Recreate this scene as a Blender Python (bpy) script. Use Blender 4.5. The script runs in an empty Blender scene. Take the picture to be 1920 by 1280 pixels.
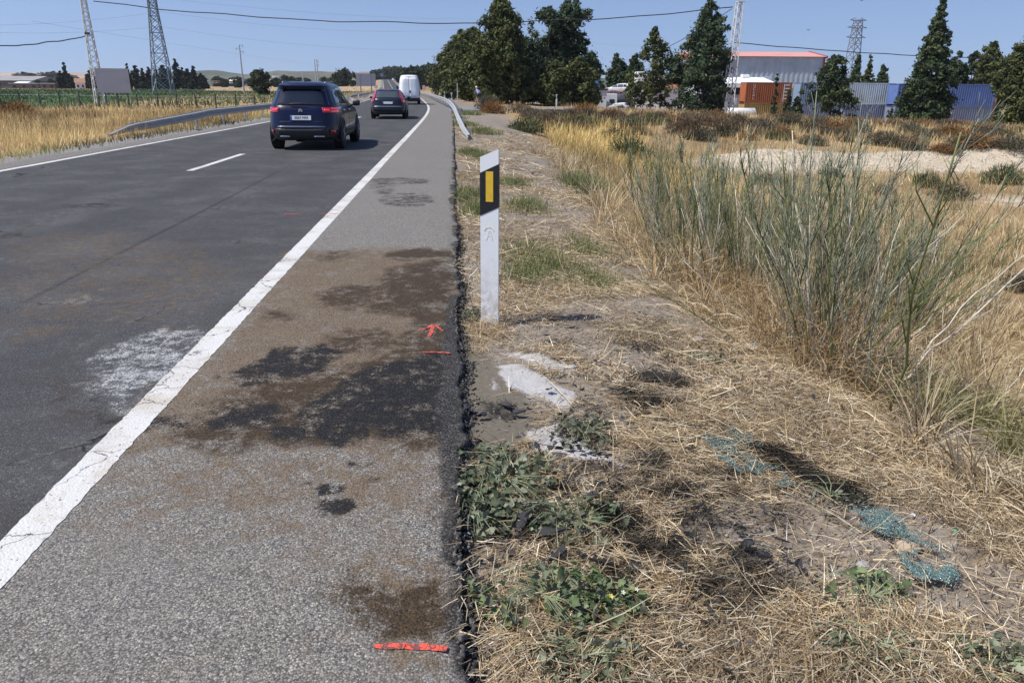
import bpy, bmesh, math, random
import numpy as np
from mathutils import Vector, Matrix
from mathutils.bvhtree import BVHTree
R = math.radians
rng = np.random.default_rng(11)
random.seed(5)
SC = bpy.context.scene
COL = SC.collection

# ------------------------------------------------------------------ camera
FPX, IW, IH = 1400.0, 1920.0, 1280.0
CAM_H, ROLL = 1.55, R(0.45)
def cam_basis(yaw, pitch):
    f = np.array([math.sin(yaw)*math.cos(pitch), math.cos(yaw)*math.cos(pitch), -math.sin(pitch)])
    r0 = np.array([math.cos(yaw), -math.sin(yaw), 0.0]); u0 = np.cross(r0, f)
    r = r0*math.cos(ROLL) + u0*math.sin(ROLL); u = -r0*math.sin(ROLL) + u0*math.cos(ROLL)
    return f, r, u
yaw, pitch = R(4.5), R(18.7)
for _ in range(40):                       # the road's vanishing point sits a little left of the middle, near the top
    f, r, u = cam_basis(yaw, pitch)
    ex = 960 + FPX*r[1]/f[1] - 850; ey = 640 - FPX*u[1]/f[1] - 165
    yaw += ex/FPX; pitch += ey/FPX
CF, CR, CU = cam_basis(yaw, pitch)
EYE = np.array([0.0, 0.0, CAM_H])
cam_d = bpy.data.cameras.new('camera'); cam = bpy.data.objects.new('camera', cam_d); COL.objects.link(cam)
cam_d.sensor_width = 36.0; cam_d.lens = 36.0*FPX/IW; cam_d.clip_start = 0.05; cam_d.clip_end = 12000
cam.matrix_world = Matrix(((CR[0], CU[0], -CF[0], EYE[0]), (CR[1], CU[1], -CF[1], EYE[1]), (CR[2], CU[2], -CF[2], EYE[2]), (0, 0, 0, 1)))
SC.camera = cam

# ------------------------------------------------------------------ sky, sun, exposure
SUN_EL, SUN_AZ = R(57.0), R(-101.0)        # azimuth clockwise from +Y (the road's direction): from the left, a touch behind
sun_dir = Vector((math.sin(SUN_AZ)*math.cos(SUN_EL), math.cos(SUN_AZ)*math.cos(SUN_EL), math.sin(SUN_EL)))
W = bpy.data.worlds.new('World'); SC.world = W; W.use_nodes = True
wn, wl = W.node_tree.nodes, W.node_tree.links
bg = wn['Background']
sky = wn.new('ShaderNodeTexSky'); sky.sky_type = 'NISHITA'; sky.sun_disc = False
sky.sun_elevation = SUN_EL; sky.sun_rotation = SUN_AZ
sky.altitude = 0; sky.air_density = 1.35; sky.dust_density = 0.5; sky.ozone_density = 3.0
tint = wn.new('ShaderNodeMix'); tint.data_type = 'RGBA'; tint.blend_type = 'MULTIPLY'; tint.inputs['Factor'].default_value = 1.0
tint.inputs['B'].default_value = (0.95, 0.925, 1.10, 1)
wtc = wn.new('ShaderNodeTexCoord'); wma = wn.new('ShaderNodeVectorMath'); wma.operation = 'MULTIPLY_ADD'
wma.inputs[1].default_value = (1, 1, .86); wma.inputs[2].default_value = (0, 0, .15)
wno = wn.new('ShaderNodeVectorMath'); wno.operation = 'NORMALIZE'
wl.new(wtc.outputs['Generated'], wma.inputs[0]); wl.new(wma.outputs[0], wno.inputs[0]); wl.new(wno.outputs[0], sky.inputs['Vector'])   # clean, even blue down to the skyline
wl.new(sky.outputs['Color'], tint.inputs['A']); wl.new(tint.outputs['Result'], bg.inputs['Color'])
bg.inputs['Strength'].default_value = 0.108
sl = bpy.data.lights.new('sun', 'SUN'); sl.energy = 5.0; sl.angle = R(0.53); sl.color = (1.0, 0.955, 0.88)
so = bpy.data.objects.new('sun', sl); COL.objects.link(so); so.location = (-40, -10, 60)
so.rotation_euler = (-sun_dir).to_track_quat('-Z', 'Y').to_euler()
SC.view_settings.view_transform = 'Standard'; SC.view_settings.look = 'None'
SC.view_settings.exposure = 0.15; SC.view_settings.gamma = 1.0; SC.view_settings.use_curve_mapping = False
SC.cycles.max_bounces = 6; SC.cycles.diffuse_bounces = 3; SC.cycles.glossy_bounces = 3
SC.cycles.transparent_max_bounces = 8; SC.cycles.transmission_bounces = 4
SC.cycles.volume_bounces = 0; SC.cycles.use_adaptive_sampling = True; SC.cycles.adaptive_threshold = 0.015

# ------------------------------------------------------------------ geometry of the place
def smooth(a, b, x):
    t = np.clip((np.asarray(x, float)-a)/(b-a), 0, 1); return t*t*(3-2*t)
_gy = np.arange(-60, 1400, 1.0)
def _smoothed(xs, ys, sig):
    v = np.interp(_gy, xs, ys); k = np.exp(-0.5*(np.arange(-60, 61)/sig)**2); k /= k.sum()
    return np.convolve(np.pad(v, 60, mode='edge'), k, mode='valid')
_sx = _smoothed([-60, 48, 68, 127, 285, 620, 900, 1400], [0, 0, -.5, -3.8, -16.2, -46, -70, -110], 9)
_sz = _smoothed([-60, 215, 285, 620, 760, 1400], [0, 0, .35, 7.4, 8.3, 6.0], 18)
def shift(Y): return np.interp(Y, _gy, _sx)       # sideways bend of the road
def roadz(Y): return np.interp(Y, _gy, _sz)
def vnoise(x, y, seed=0):
    x = np.asarray(x, float); y = np.asarray(y, float)
    xi = np.floor(x).astype(np.int64); yi = np.floor(y).astype(np.int64); fx = x-xi; fy = y-yi
    fx = fx*fx*(3-2*fx); fy = fy*fy*(3-2*fy)
    def h(a, b):
        n = (a*374761393 + b*668265263 + seed*982451653) & 0x7fffffff
        n = ((n ^ (n >> 13))*1274126177) & 0x7fffffff
        n ^= n >> 15
        return (n & 0xffff)/65535.0
    return (h(xi, yi)*(1-fx)+h(xi+1, yi)*fx)*(1-fy) + (h(xi, yi+1)*(1-fx)+h(xi+1, yi+1)*fx)*fy
def fbm(x, y, seed=0, o=4):
    s = 0; a = .5; t = 0
    for i in range(o):
        s = s + a*vnoise(np.asarray(x)*2**i, np.asarray(y)*2**i, seed+i*17); t += a; a *= .5
    return s/t
_ru = [0, .05, 1.2, 2.2, 3.5, 5.5, 8, 14, 40, 200]
_rz = [-.03, -.075, -.10, -.20, -.55, -1.2, -1.7, -1.9, -1.9, -1.9]
def H(X, Y):
    """height of the natural ground"""
    X = np.asarray(X, float); Y = np.asarray(Y, float)
    U = X - shift(Y); rz = roadz(Y)
    near = np.interp(U, _ru, _rz)
    drop = smooth(70, 86, Y)*smooth(11, 24, X)
    far = np.clip(-.033*(X-3), -2.2, -.05)*(1-drop) - 2.75*drop
    far = far + rz*np.exp(-np.clip(U, 0, None)/60.)
    w = smooth(28, 58, Y)
    zr = near*(1-w) + far*w
    # bare bank of spoil across the swale
    d = (Y - (33.5 + .12*(X-12)))
    zr = zr + (.75*np.exp(-(d/2.2)**2)*smooth(9, 14, X)*(1-smooth(44, 60, X))*(.7+.6*vnoise(X*.35, Y*.1, 3)))
    bump = (fbm(X*.33, Y*.33, 5, 3)-.5)*.35*smooth(3.5, 9, U) + (fbm(X*2.2, Y*2.2, 8, 3)-.5)*.05*smooth(.15, 1.2, U)
    bump = bump + (fbm(X*9, Y*9, 9, 2)-.5)*.016*smooth(.06, .4, U)*(1-smooth(12, 20, Y))
    zr = zr + bump
    V = -9.5 - U
    zl = np.interp(V, [0, .3, 2, 5, 14, 40], [-.03, -.05, -.10, -.28, -.35, -.35]) + rz*np.exp(-np.clip(V, 0, None)/80.)
    zl = zl + (fbm(X*.4, Y*.4, 15, 3)-.5)*.16*smooth(.5, 4, V)
    mid = rz - .28
    z = np.where(U > 0, zr, np.where(V > 0, zl, mid))
    # low ridges far away
    dist = np.hypot(X, Y)
    return z + smooth(900, 2200, dist)*2.0
_grids = []
for _x0, _x1, _y0, _y1, _st in ((-.2, 6.2, .8, 14, .04), (-80, 92, .8, 132, .25)):
    _xa = np.arange(_x0, _x1, _st); _ya = np.arange(_y0, _y1, _st); _A, _B = np.meshgrid(_xa, _ya, indexing='ij'); _grids.append((_x0, _y0, _st, H(_A, _B)))
def Hs(x, y):
    x = float(x); y = float(y); u = x-float(shift(y))
    if not (-.3 < u < .06 or -9.9 < u < -9.2):
        for x0, y0, st, g in _grids:
            fx, fy = (x-x0)/st, (y-y0)/st; i, j = int(fx), int(fy)
            if fx >= 0 and fy >= 0 and i < g.shape[0]-1 and j < g.shape[1]-1:
                fx -= i; fy -= j; return float((g[i, j]*(1-fx)+g[i+1, j]*fx)*(1-fy)+(g[i, j+1]*(1-fx)+g[i+1, j+1]*fx)*fy)
    return float(H(np.array([x]), np.array([y]))[0])
def ray(px, py):
    a = CF + CR*((px-960)/FPX) + CU*((640-py)/FPX); return a
def P(px, py, A):
    """world point seen at that pixel of the photograph, A metres deep"""
    return EYE + ray(px, py)*A
def at(px, A, dz=0.0):
    """ground point A metres deep in the direction of that column"""
    py = 165.0
    for _ in range(12):
        p = P(px, py, A); z = Hs(p[0], p[1])
        py += (p[2]-z)*FPX/A*.95
    p = P(px, py, A)
    return Vector((p[0], p[1], Hs(p[0], p[1])+dz))
def G(px, py, z=None):
    """ground point seen at that pixel"""
    d = ray(px, py)
    if z is not None:
        t = (z-EYE[2])/d[2]; return EYE + d*t
    ts = 1.2*1.0135**np.arange(480); pp = EYE[None, :] + d[None, :]*ts[:, None]
    U_ = pp[:, 0]-shift(pp[:, 1]); hh = np.where((U_ > -9.5) & (U_ < 0), roadz(pp[:, 1]), H(pp[:, 0], pp[:, 1]))
    k = np.argmax(pp[:, 2] < hh); k = k if k > 0 else len(ts)-1
    e0 = pp[k-1, 2]-hh[k-1]; e1 = pp[k, 2]-hh[k]; w = e0/(e0-e1+1e-9)
    return pp[k-1]*(1-w)+pp[k]*w
def proj(p):
    v = np.asarray(p, float)-EYE; z = v @ CF; return 960+FPX*(v @ CR)/z, 640-FPX*(v @ CU)/z
def ppm(A): return FPX/A

# ------------------------------------------------------------------ materials
MATS = {}
def _new(name):
    m = bpy.data.materials.new(name); m.use_nodes = True; MATS[name] = m
    return m, m.node_tree.nodes, m.node_tree.links, m.node_tree.nodes['Principled BSDF']
def N(nt, t, **kw):
    n = nt.new(t)
    for k, v in kw.items(): setattr(n, k, v)
    return n
def noise_node(nodes, links, coord, scale, detail=4, rough=.55, dist=0):
    n = nodes.new('ShaderNodeTexNoise'); n.inputs['Scale'].default_value = scale; n.inputs['Detail'].default_value = detail
    n.inputs['Roughness'].default_value = rough; n.inputs['Distortion'].default_value = dist
    links.new(coord, n.inputs['Vector']); return n.outputs['Fac']
def ramp(nodes, links, fac, stops):
    n = nodes.new('ShaderNodeValToRGB'); e = n.color_ramp.elements
    while len(e) < len(stops): e.new(.5)
    for i, (p, c) in enumerate(stops): e[i].position = p; e[i].color = tuple(c)+(1,) if len(c) == 3 else c
    links.new(fac, n.inputs['Fac']); return n.outputs['Color']
def mixc(nodes, links, fac, a, b, mode='MIX'):
    n = nodes.new('ShaderNodeMix'); n.data_type = 'RGBA'; n.blend_type = mode
    for s, v in (('Factor', fac), ('A', a), ('B', b)):
        i = n.inputs[s]
        if isinstance(v, (int, float)): i.default_value = v
        elif isinstance(v, tuple): i.default_value = v if len(v) == 4 else v+(1,)
        else: links.new(v, i)
    return n.outputs['Result']
def math_n(nodes, links, op, a, b=None, c=None, clamp=False):
    n = nodes.new('ShaderNodeMath'); n.operation = op; n.use_clamp = clamp
    for i, v in enumerate((a, b, c)):
        if v is None: continue
        if isinstance(v, (int, float)): n.inputs[i].default_value = v
        else: links.new(v, n.inputs[i])
    return n.outputs[0]
def maprange(nodes, links, v, a, b, c=0., d=1.):
    n = nodes.new('ShaderNodeMapRange'); n.interpolation_type = 'SMOOTHSTEP'
    links.new(v, n.inputs['Value'])
    for k, x in zip(('From Min', 'From Max', 'To Min', 'To Max'), (a, b, c, d)): n.inputs[k].default_value = x
    return n.outputs['Result']
def attr(nodes, name):
    n = nodes.new('ShaderNodeAttribute'); n.attribute_name = name; return n
def bump(nodes, links, bsdf, h, strength, dist):
    n = nodes.new('ShaderNodeBump'); n.inputs['Strength'].default_value = strength; n.inputs['Distance'].default_value = dist
    links.new(h, n.inputs['Height']); links.new(n.outputs['Normal'], bsdf.inputs['Normal'])
def M(name, col, rough=.6, metal=0., var=.12, scale=6., bumpd=0., spec=.5, coat=0., dirt=None, emit=None):
    """plain painted / metal / plastic surface with a little procedural wear"""
    if name in MATS: return MATS[name]
    m, nd, lk, b = _new(name)
    tc = nd.new('ShaderNodeTexCoord').outputs['Object']
    n1 = noise_node(nd, lk, tc, scale, 5, .6)
    lo = tuple(c*(1-var) for c in col); hi = tuple(min(1, c*(1+var)) for c in col)
    c = ramp(nd, lk, n1, [(.3, lo), (.7, hi)])
    if dirt:
        n2 = noise_node(nd, lk, tc, dirt[1], 6, .65, .6)
        c = mixc(nd, lk, maprange(nd, lk, n2, dirt[2], dirt[2]+.16), c, dirt[0])
    lk.new(c, b.inputs['Base Color'])
    b.inputs['Roughness'].default_value = rough; b.inputs['Metallic'].default_value = metal
    b.inputs['Specular IOR Level'].default_value = spec; b.inputs['Coat Weight'].default_value = coat; b.inputs['Coat Roughness'].default_value = .03
    if bumpd: bump(nd, lk, b, noise_node(nd, lk, tc, scale*6, 4), .5, bumpd)
    if emit: b.inputs['Emission Color'].default_value = emit[0]+(1,); b.inputs['Emission Strength'].default_value = emit[1]
    return m
def leaf_mat(name, rough=.7, trans=.25, spec=.25):
    """colour from the mesh (each blade or leaf has its own), a little light passing through"""
    m, nd, lk, b = _new(name)
    a = attr(nd, 'Col')
    lk.new(a.outputs['Color'], b.inputs['Base Color']); b.inputs['Roughness'].default_value = rough; b.inputs['Specular IOR Level'].default_value = spec
    t = nd.new('ShaderNodeBsdfTranslucent'); lk.new(a.outputs['Color'], t.inputs['Color'])
    mx = nd.new('ShaderNodeMixShader'); mx.inputs[0].default_value = trans
    lk.new(b.outputs[0], mx.inputs[1]); lk.new(t.outputs[0], mx.inputs[2]); lk.new(mx.outputs[0], nd['Material Output'].inputs['Surface'])
    return m

# ------------------------------------------------------------------ objects
def link(name, me, parent=None, mats=()):
    o = bpy.data.objects.new(name, me); COL.objects.link(o)
    if parent is not None: o.parent = parent
    for m in (mats if isinstance(mats, (list, tuple)) else [mats]):
        if me is not None and m is not None and len(me.materials) < 8 and m.name not in [x.name for x in me.materials if x]: me.materials.append(m)
    return o
def tag(o, label=None, cat=None, group=None, kind=None):
    if label: o['label'] = label
    if cat: o['category'] = cat
    if group: o['group'] = group
    if kind: o['kind'] = kind
    return o
def empty(name, loc, rz=0., label=None, cat=None, group=None):
    o = bpy.data.objects.new(name, None); COL.objects.link(o); o.location = loc; o.rotation_euler = (0, 0, rz); o.empty_display_size = .2
    return tag(o, label, cat, group)
def mesh_np(name, V, F, col=None, attrs=None, smooth_=False):
    """V (n,3), F (m,k) ints with k 3 or 4 -> mesh"""
    V = np.asarray(V, np.float32); F = np.asarray(F, np.int32); me = bpy.data.meshes.new(name)
    k = F.shape[1]; me.vertices.add(len(V)); me.vertices.foreach_set('co', V.ravel())
    me.loops.add(F.size); me.loops.foreach_set('vertex_index', F.ravel())
    me.polygons.add(len(F)); me.polygons.foreach_set('loop_start', np.arange(0, F.size, k, dtype=np.int32))
    try: me.polygons.foreach_set('loop_total', np.full(len(F), k, np.int32))
    except Exception: pass
    if smooth_: me.polygons.foreach_set('use_smooth', np.ones(len(F), bool))
    me.update(calc_edges=True)
    if col is not None:
        a = me.color_attributes.new('Col', 'FLOAT_COLOR', 'POINT'); c = np.ones((len(V), 4), np.float32); c[:, :3] = col
        a.data.foreach_set('color', c.ravel())
    for k_, v in (attrs or {}).items():
        a = me.attributes.new(k_, 'FLOAT', 'POINT'); a.data.foreach_set('value', np.asarray(v, np.float32))
    return me
def grid_faces(nu, nv):
    i = np.arange(nu-1)[:, None]*nv + np.arange(nv-1)[None, :]
    i = i.ravel(); return np.stack([i, i+nv, i+nv+1, i+1], 1)
class MB:
    """collects shapes for ONE mesh"""
    def __init__(s): s.bm = bmesh.new()
    def box(s, c, d, rot=None, bev=0., mi=0):
        t = bmesh.ops.create_cube(s.bm, size=1.0); vs = t['verts']
        bmesh.ops.scale(s.bm, vec=d, verts=vs)
        if bev:
            es = list({e for v in vs for e in v.link_edges})
            r_ = bmesh.ops.bevel(s.bm, geom=es, offset=bev, segments=2, affect='EDGES', profile=.5); vs = list({v for f_ in r_['faces'] for v in f_.verts} | {v for v in vs if v.is_valid})
        if rot is not None: bmesh.ops.rotate(s.bm, cent=(0, 0, 0), matrix=rot, verts=vs)
        bmesh.ops.translate(s.bm, vec=c, verts=vs)
        if mi:
            for f_ in {f_ for v in vs for f_ in v.link_faces}: f_.material_index = mi
        return s
    def bar(s, a, b, w, h=None):
        """square bar from a to b"""
        a = Vector(a); b = Vector(b); d = b-a; L = d.length
        q = d.to_track_quat('Z', 'Y').to_matrix()
        return s.box((a+b)/2, (w, h or w, L), q)
    def tube(s, pts, rad, n=8, cap=True):
        pts = [Vector(p) for p in pts]; rad = rad if isinstance(rad, (list, tuple)) else [rad]*len(pts); rings = []
        for i, p in enumerate(pts):
            d = (pts[min(i+1, len(pts)-1)]-pts[max(i-1, 0)])
            d = d.normalized() if d.length > 1e-9 else Vector((0, 0, 1))
            q = d.to_track_quat('Z', 'Y').to_matrix()
            rings.append([s.bm.verts.new(p + q @ Vector((math.cos(2*math.pi*k/n)*rad[i], math.sin(2*math.pi*k/n)*rad[i], 0))) for k in range(n)])
        for a, b in zip(rings, rings[1:]):
            for k in range(n): s.bm.faces.new((a[k], a[(k+1) % n], b[(k+1) % n], b[k]))
        if cap: s.bm.faces.new(rings[0][::-1]); s.bm.faces.new(rings[-1])
        return s
    def poly(s, pts):
        s.bm.faces.new([s.bm.verts.new(p) for p in pts]); return s
    def prism(s, pts, vec):
        a = [s.bm.verts.new(p) for p in pts]; v = Vector(vec); b = [s.bm.verts.new(Vector(p)+v) for p in pts]; n = len(a)
        s.bm.faces.new(a[::-1]); s.bm.faces.new(b)
        for i in range(n): s.bm.faces.new((a[i], a[(i+1) % n], b[(i+1) % n], b[i]))
        return s
    def mesh(s, name, sm=False):
        bmesh.ops.recalc_face_normals(s.bm, faces=s.bm.faces)
        me = bpy.data.meshes.new(name); s.bm.to_mesh(me); s.bm.free()
        if sm: me.polygons.foreach_set('use_smooth', np.ones(len(me.polygons), bool))
        return me
    def build(s, name, mat, parent=None, sm=False): return link(name, s.mesh(name, sm), parent, mat)

# ------------------------------------------------------------------ masks drawn on the ground
def pix_poly(pts, z=0.0):
    return np.array([G(x, y, z)[:2] for x, y in pts])
def ell(cx, cy, rx, ry, z=0.0, n=20):
    return pix_poly([(cx+rx*math.cos(t), cy+ry*math.sin(t)) for t in np.linspace(0, 2*math.pi, n, endpoint=False)], z)
def sdf(poly, X, Y):
    """signed distance (inside positive) to a polygon"""
    d = np.full(X.shape, 1e9); ins = np.zeros(X.shape, bool); n = len(poly)
    for i in range(n):
        a = poly[i]; b = poly[(i+1) % n]; e = b-a; wx = X-a[0]; wy = Y-a[1]
        t = np.clip((wx*e[0]+wy*e[1])/max(e@e, 1e-12), 0, 1)
        d = np.minimum(d, (wx-e[0]*t)**2+(wy-e[1]*t)**2)
        c = ((a[1] <= Y) != (b[1] <= Y)) & (X < (b[0]-a[0])*(Y-a[1])/((b[1]-a[1]) if b[1] != a[1] else 1e-9)+a[0])
        ins ^= c
    return np.where(ins, 1, -1)*np.sqrt(d)
def stain(polys, X, Y, feather=.06, warp=.10, freq=4., seed=1):
    wx = X + (fbm(X*freq, Y*freq*.6, seed, 4)-.5)*2*warp; wy = Y + (fbm(X*freq+31, Y*freq*.6+7, seed+3, 4)-.5)*3*warp
    m = np.zeros(X.shape)
    for p, s in polys: m = np.maximum(m, s*smooth(-feather, feather, sdf(p, wx, wy)))
    return m
# ================================================================== ROAD
def axis(*segs):
    out = []
    for a, b, st in segs: out.append(np.arange(a, b, st))
    out.append([segs[-1][1]]); return np.unique(np.round(np.concatenate(out), 4))
ua = axis((-9.5, -4.6, .14), (-4.6, 0, .02)); ya = axis((-12, 1.2, 1.2), (1.2, 9, .024), (9, 16, .10), (16, 40, .35), (40, 130, 1.2), (130, 1000, 8))
Ug, Yg = np.meshgrid(ua, ya, indexing='ij')
edge_n = (fbm(Yg*3.1, Yg*0+2, 40, 4)-.5)*.10 + (fbm(Yg*14, Yg*0+5, 41, 3)-.5)*.05
Ud = Ug + edge_n*smooth(-.10, 0, Ug)
ledge = (fbm(Yg*.8, Yg*0+9, 43, 3)-.5)*.5
Ud = Ud + ledge*smooth(-9.2, -9.5, Ug)
Xg = Ud + shift(Yg)
Zg = roadz(Yg) - .012*smooth(-.10, 0, Ug) - .02*smooth(-9.1, -9.5, Ug) + (fbm(Xg*.9, Yg*.5, 44, 3)-.5)*.012*(1-smooth(20, 40, Yg))
near = (Yg < 16)
def field(polys, **kw):
    m = np.zeros(Xg.shape); m[near] = stain(polys, Xg[near], Yg[near], **kw); return m
brown = field([(pix_poly([(560, 474), (700, 470), (846, 468), (849, 700), (850, 840), (700, 860), (520, 850), (330, 835), (230, 850), (300, 760), (420, 640), (500, 560)]), 1.5),
               (pix_poly([(220, 850), (700, 850), (845, 850), (845, 960), (600, 1010), (330, 980), (180, 950)]), .72),
               (pix_poly([(0, 440), (220, 430), (420, 470), (500, 520), (330, 590), (160, 620), (0, 640)]), .42),
               (pix_poly([(200, 600), (420, 560), (380, 650), (300, 660)]), .35),
               (ell(740, 1142, 95, 62), 1.5), (ell(560, 1000, 280, 70), .55), (ell(640, 1090, 160, 60), .45)], feather=.34, warp=.22, freq=3.2, seed=50)
deep = field([(pix_poly([(712, 540), (745, 508), (846, 496), (850, 600), (850, 690), (800, 672), (770, 600), (715, 575)]), 1.25),
              (ell(655, 553, 60, 18), 1.2), (ell(745, 1140, 78, 50), 1.9), (ell(800, 478, 65, 10), 1.3), (ell(560, 700, 100, 32), 1.0), (ell(530, 590, 50, 12), .9), (ell(700, 640, 90, 22), .9), (pix_poly([(420, 740), (600, 690), (848, 640), (848, 850), (640, 845), (470, 830), (330, 815)]), 1.1), (pix_poly([(730, 500), (848, 490), (850, 850), (740, 830), (700, 700), (760, 600)]), 1.0), (ell(830, 950, 22, 110), .8), (ell(620, 480, 50, 8), .7),
              (pix_poly([(90, 705), (140, 715), (215, 775), (245, 792), (190, 800), (140, 770)]), .7)], feather=.16, warp=.16, freq=5, seed=60)
soot = field([(pix_poly([(690, 694), (770, 672), (848, 650), (850, 832), (760, 812), (700, 800), (560, 790), (600, 745)]), 1.4),
              (pix_poly([(395, 712), (470, 672), (560, 650), (650, 655), (610, 700), (520, 718), (440, 735)]), 1.2),
              (ell(466, 784, 62, 27), 1.2), (ell(318, 794, 52, 19), 1.1), (pix_poly([(500, 800), (620, 775), (700, 800), (650, 830), (540, 822)]), 1.2),
              
              (ell(205, 782, 38, 12), .6), (ell(745, 340, 66, 7), .60), (ell(762, 375, 58, 13), .62), (ell(720, 352, 24, 14), .5), (ell(170, 386, 60, 5), .6), (ell(20, 440, 60, 8), .5)], feather=.085, warp=.10, freq=7, seed=70)
soot = np.maximum(soot, field([(ell(622, 917, 25, 10), 1.4), (ell(634, 946, 33, 11), 1.4), (ell(612, 962, 18, 6), 1.1), (ell(576, 935, 9, 5), .9), (ell(660, 868, 14, 5), .9), (ell(690, 872, 12, 4), .8), (ell(574, 903, 7, 4), .9), (ell(700, 897, 14, 4), .7), (ell(640, 1070, 14, 6), .7), (ell(146, 962, 12, 6), .6), (ell(690, 1076, 6, 4), .9), (ell(700, 1020, 14, 5), .6)], feather=.022, warp=.030, freq=16, seed=75))
white = field([(pix_poly([(150, 722), (170, 665), (230, 630), (330, 612), (425, 622), (395, 668), (330, 700), (262, 768), (195, 765)]), .80),
               (pix_poly([(335, 700), (420, 690), (400, 770), (330, 760)]), .45), (ell(560, 832, 70, 10), .55), (ell(690, 850, 70, 14), .55), (ell(760, 640, 14, 5), .2),
               (ell(620, 900, 60, 24), .25), (ell(130, 560, 70, 16), .35), (ell(205, 545, 60, 10), .3), (ell(330, 572, 60, 8), .3)], feather=.20, warp=.18, freq=6, seed=80)
lane = (1-smooth(-1.68, -1.60, Ug))*smooth(-8.75, -8.6, Ug)
mar = smooth(-.11, -.01, Ug + (fbm(Xg*6, Yg*6, 91, 3)-.5)*.12 + (fbm(Yg*.9, Yg*0, 93, 3)-.55)*.16)*(Yg < 40)
track = np.exp(-((Ug+2.55)/.33)**2)+np.exp(-((Ug+4.25)/.33)**2)+np.exp(-((Ug+5.9)/.35)**2)+np.exp(-((Ug+7.6)/.35)**2)
# thin rubber line along the lane and a few transverse cracks
skl = np.exp(-((Ug - np.interp(Yg, [5, 9, 16], [-3.25, -3.28, -3.4]))/.022)**2)*smooth(5.4, 6, Yg)*(1-smooth(13, 18, Yg))
ny = len(ya)
Vr = np.stack([Xg, Yg, Zg], -1).reshape(-1, 3); Fr = grid_faces(len(ua), ny)
A_ = {'brown': brown, 'deep': deep, 'soot': soot, 'white': white, 'lane': lane, 'margin': mar, 'track': track, 'rub': skl}
# skirts down both edges
nV = len(Vr); i0 = np.arange(ny); i1 = (len(ua)-1)*ny + np.arange(ny)
sk0 = Vr[i0].copy(); sk0[:, 2] -= .35; sk0[:, 0] -= .04; sk1 = Vr[i1].copy(); sk1[:, 2] -= .35; sk1[:, 0] += .02
Vr = np.concatenate([Vr, sk0, sk1])
f0 = np.stack([nV+i0[:-1], i0[:-1], i0[1:], nV+i0[1:]], 1); f1 = np.stack([i1[:-1], nV+ny+i0[:-1], nV+ny+i0[1:], i1[1:]], 1)
Fr = np.concatenate([Fr, f0, f1])
A_ = {k: np.concatenate([v.ravel(), v[0], v[-1]]) for k, v in A_.items()}
A_['margin'][nV:] = 1.0

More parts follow.
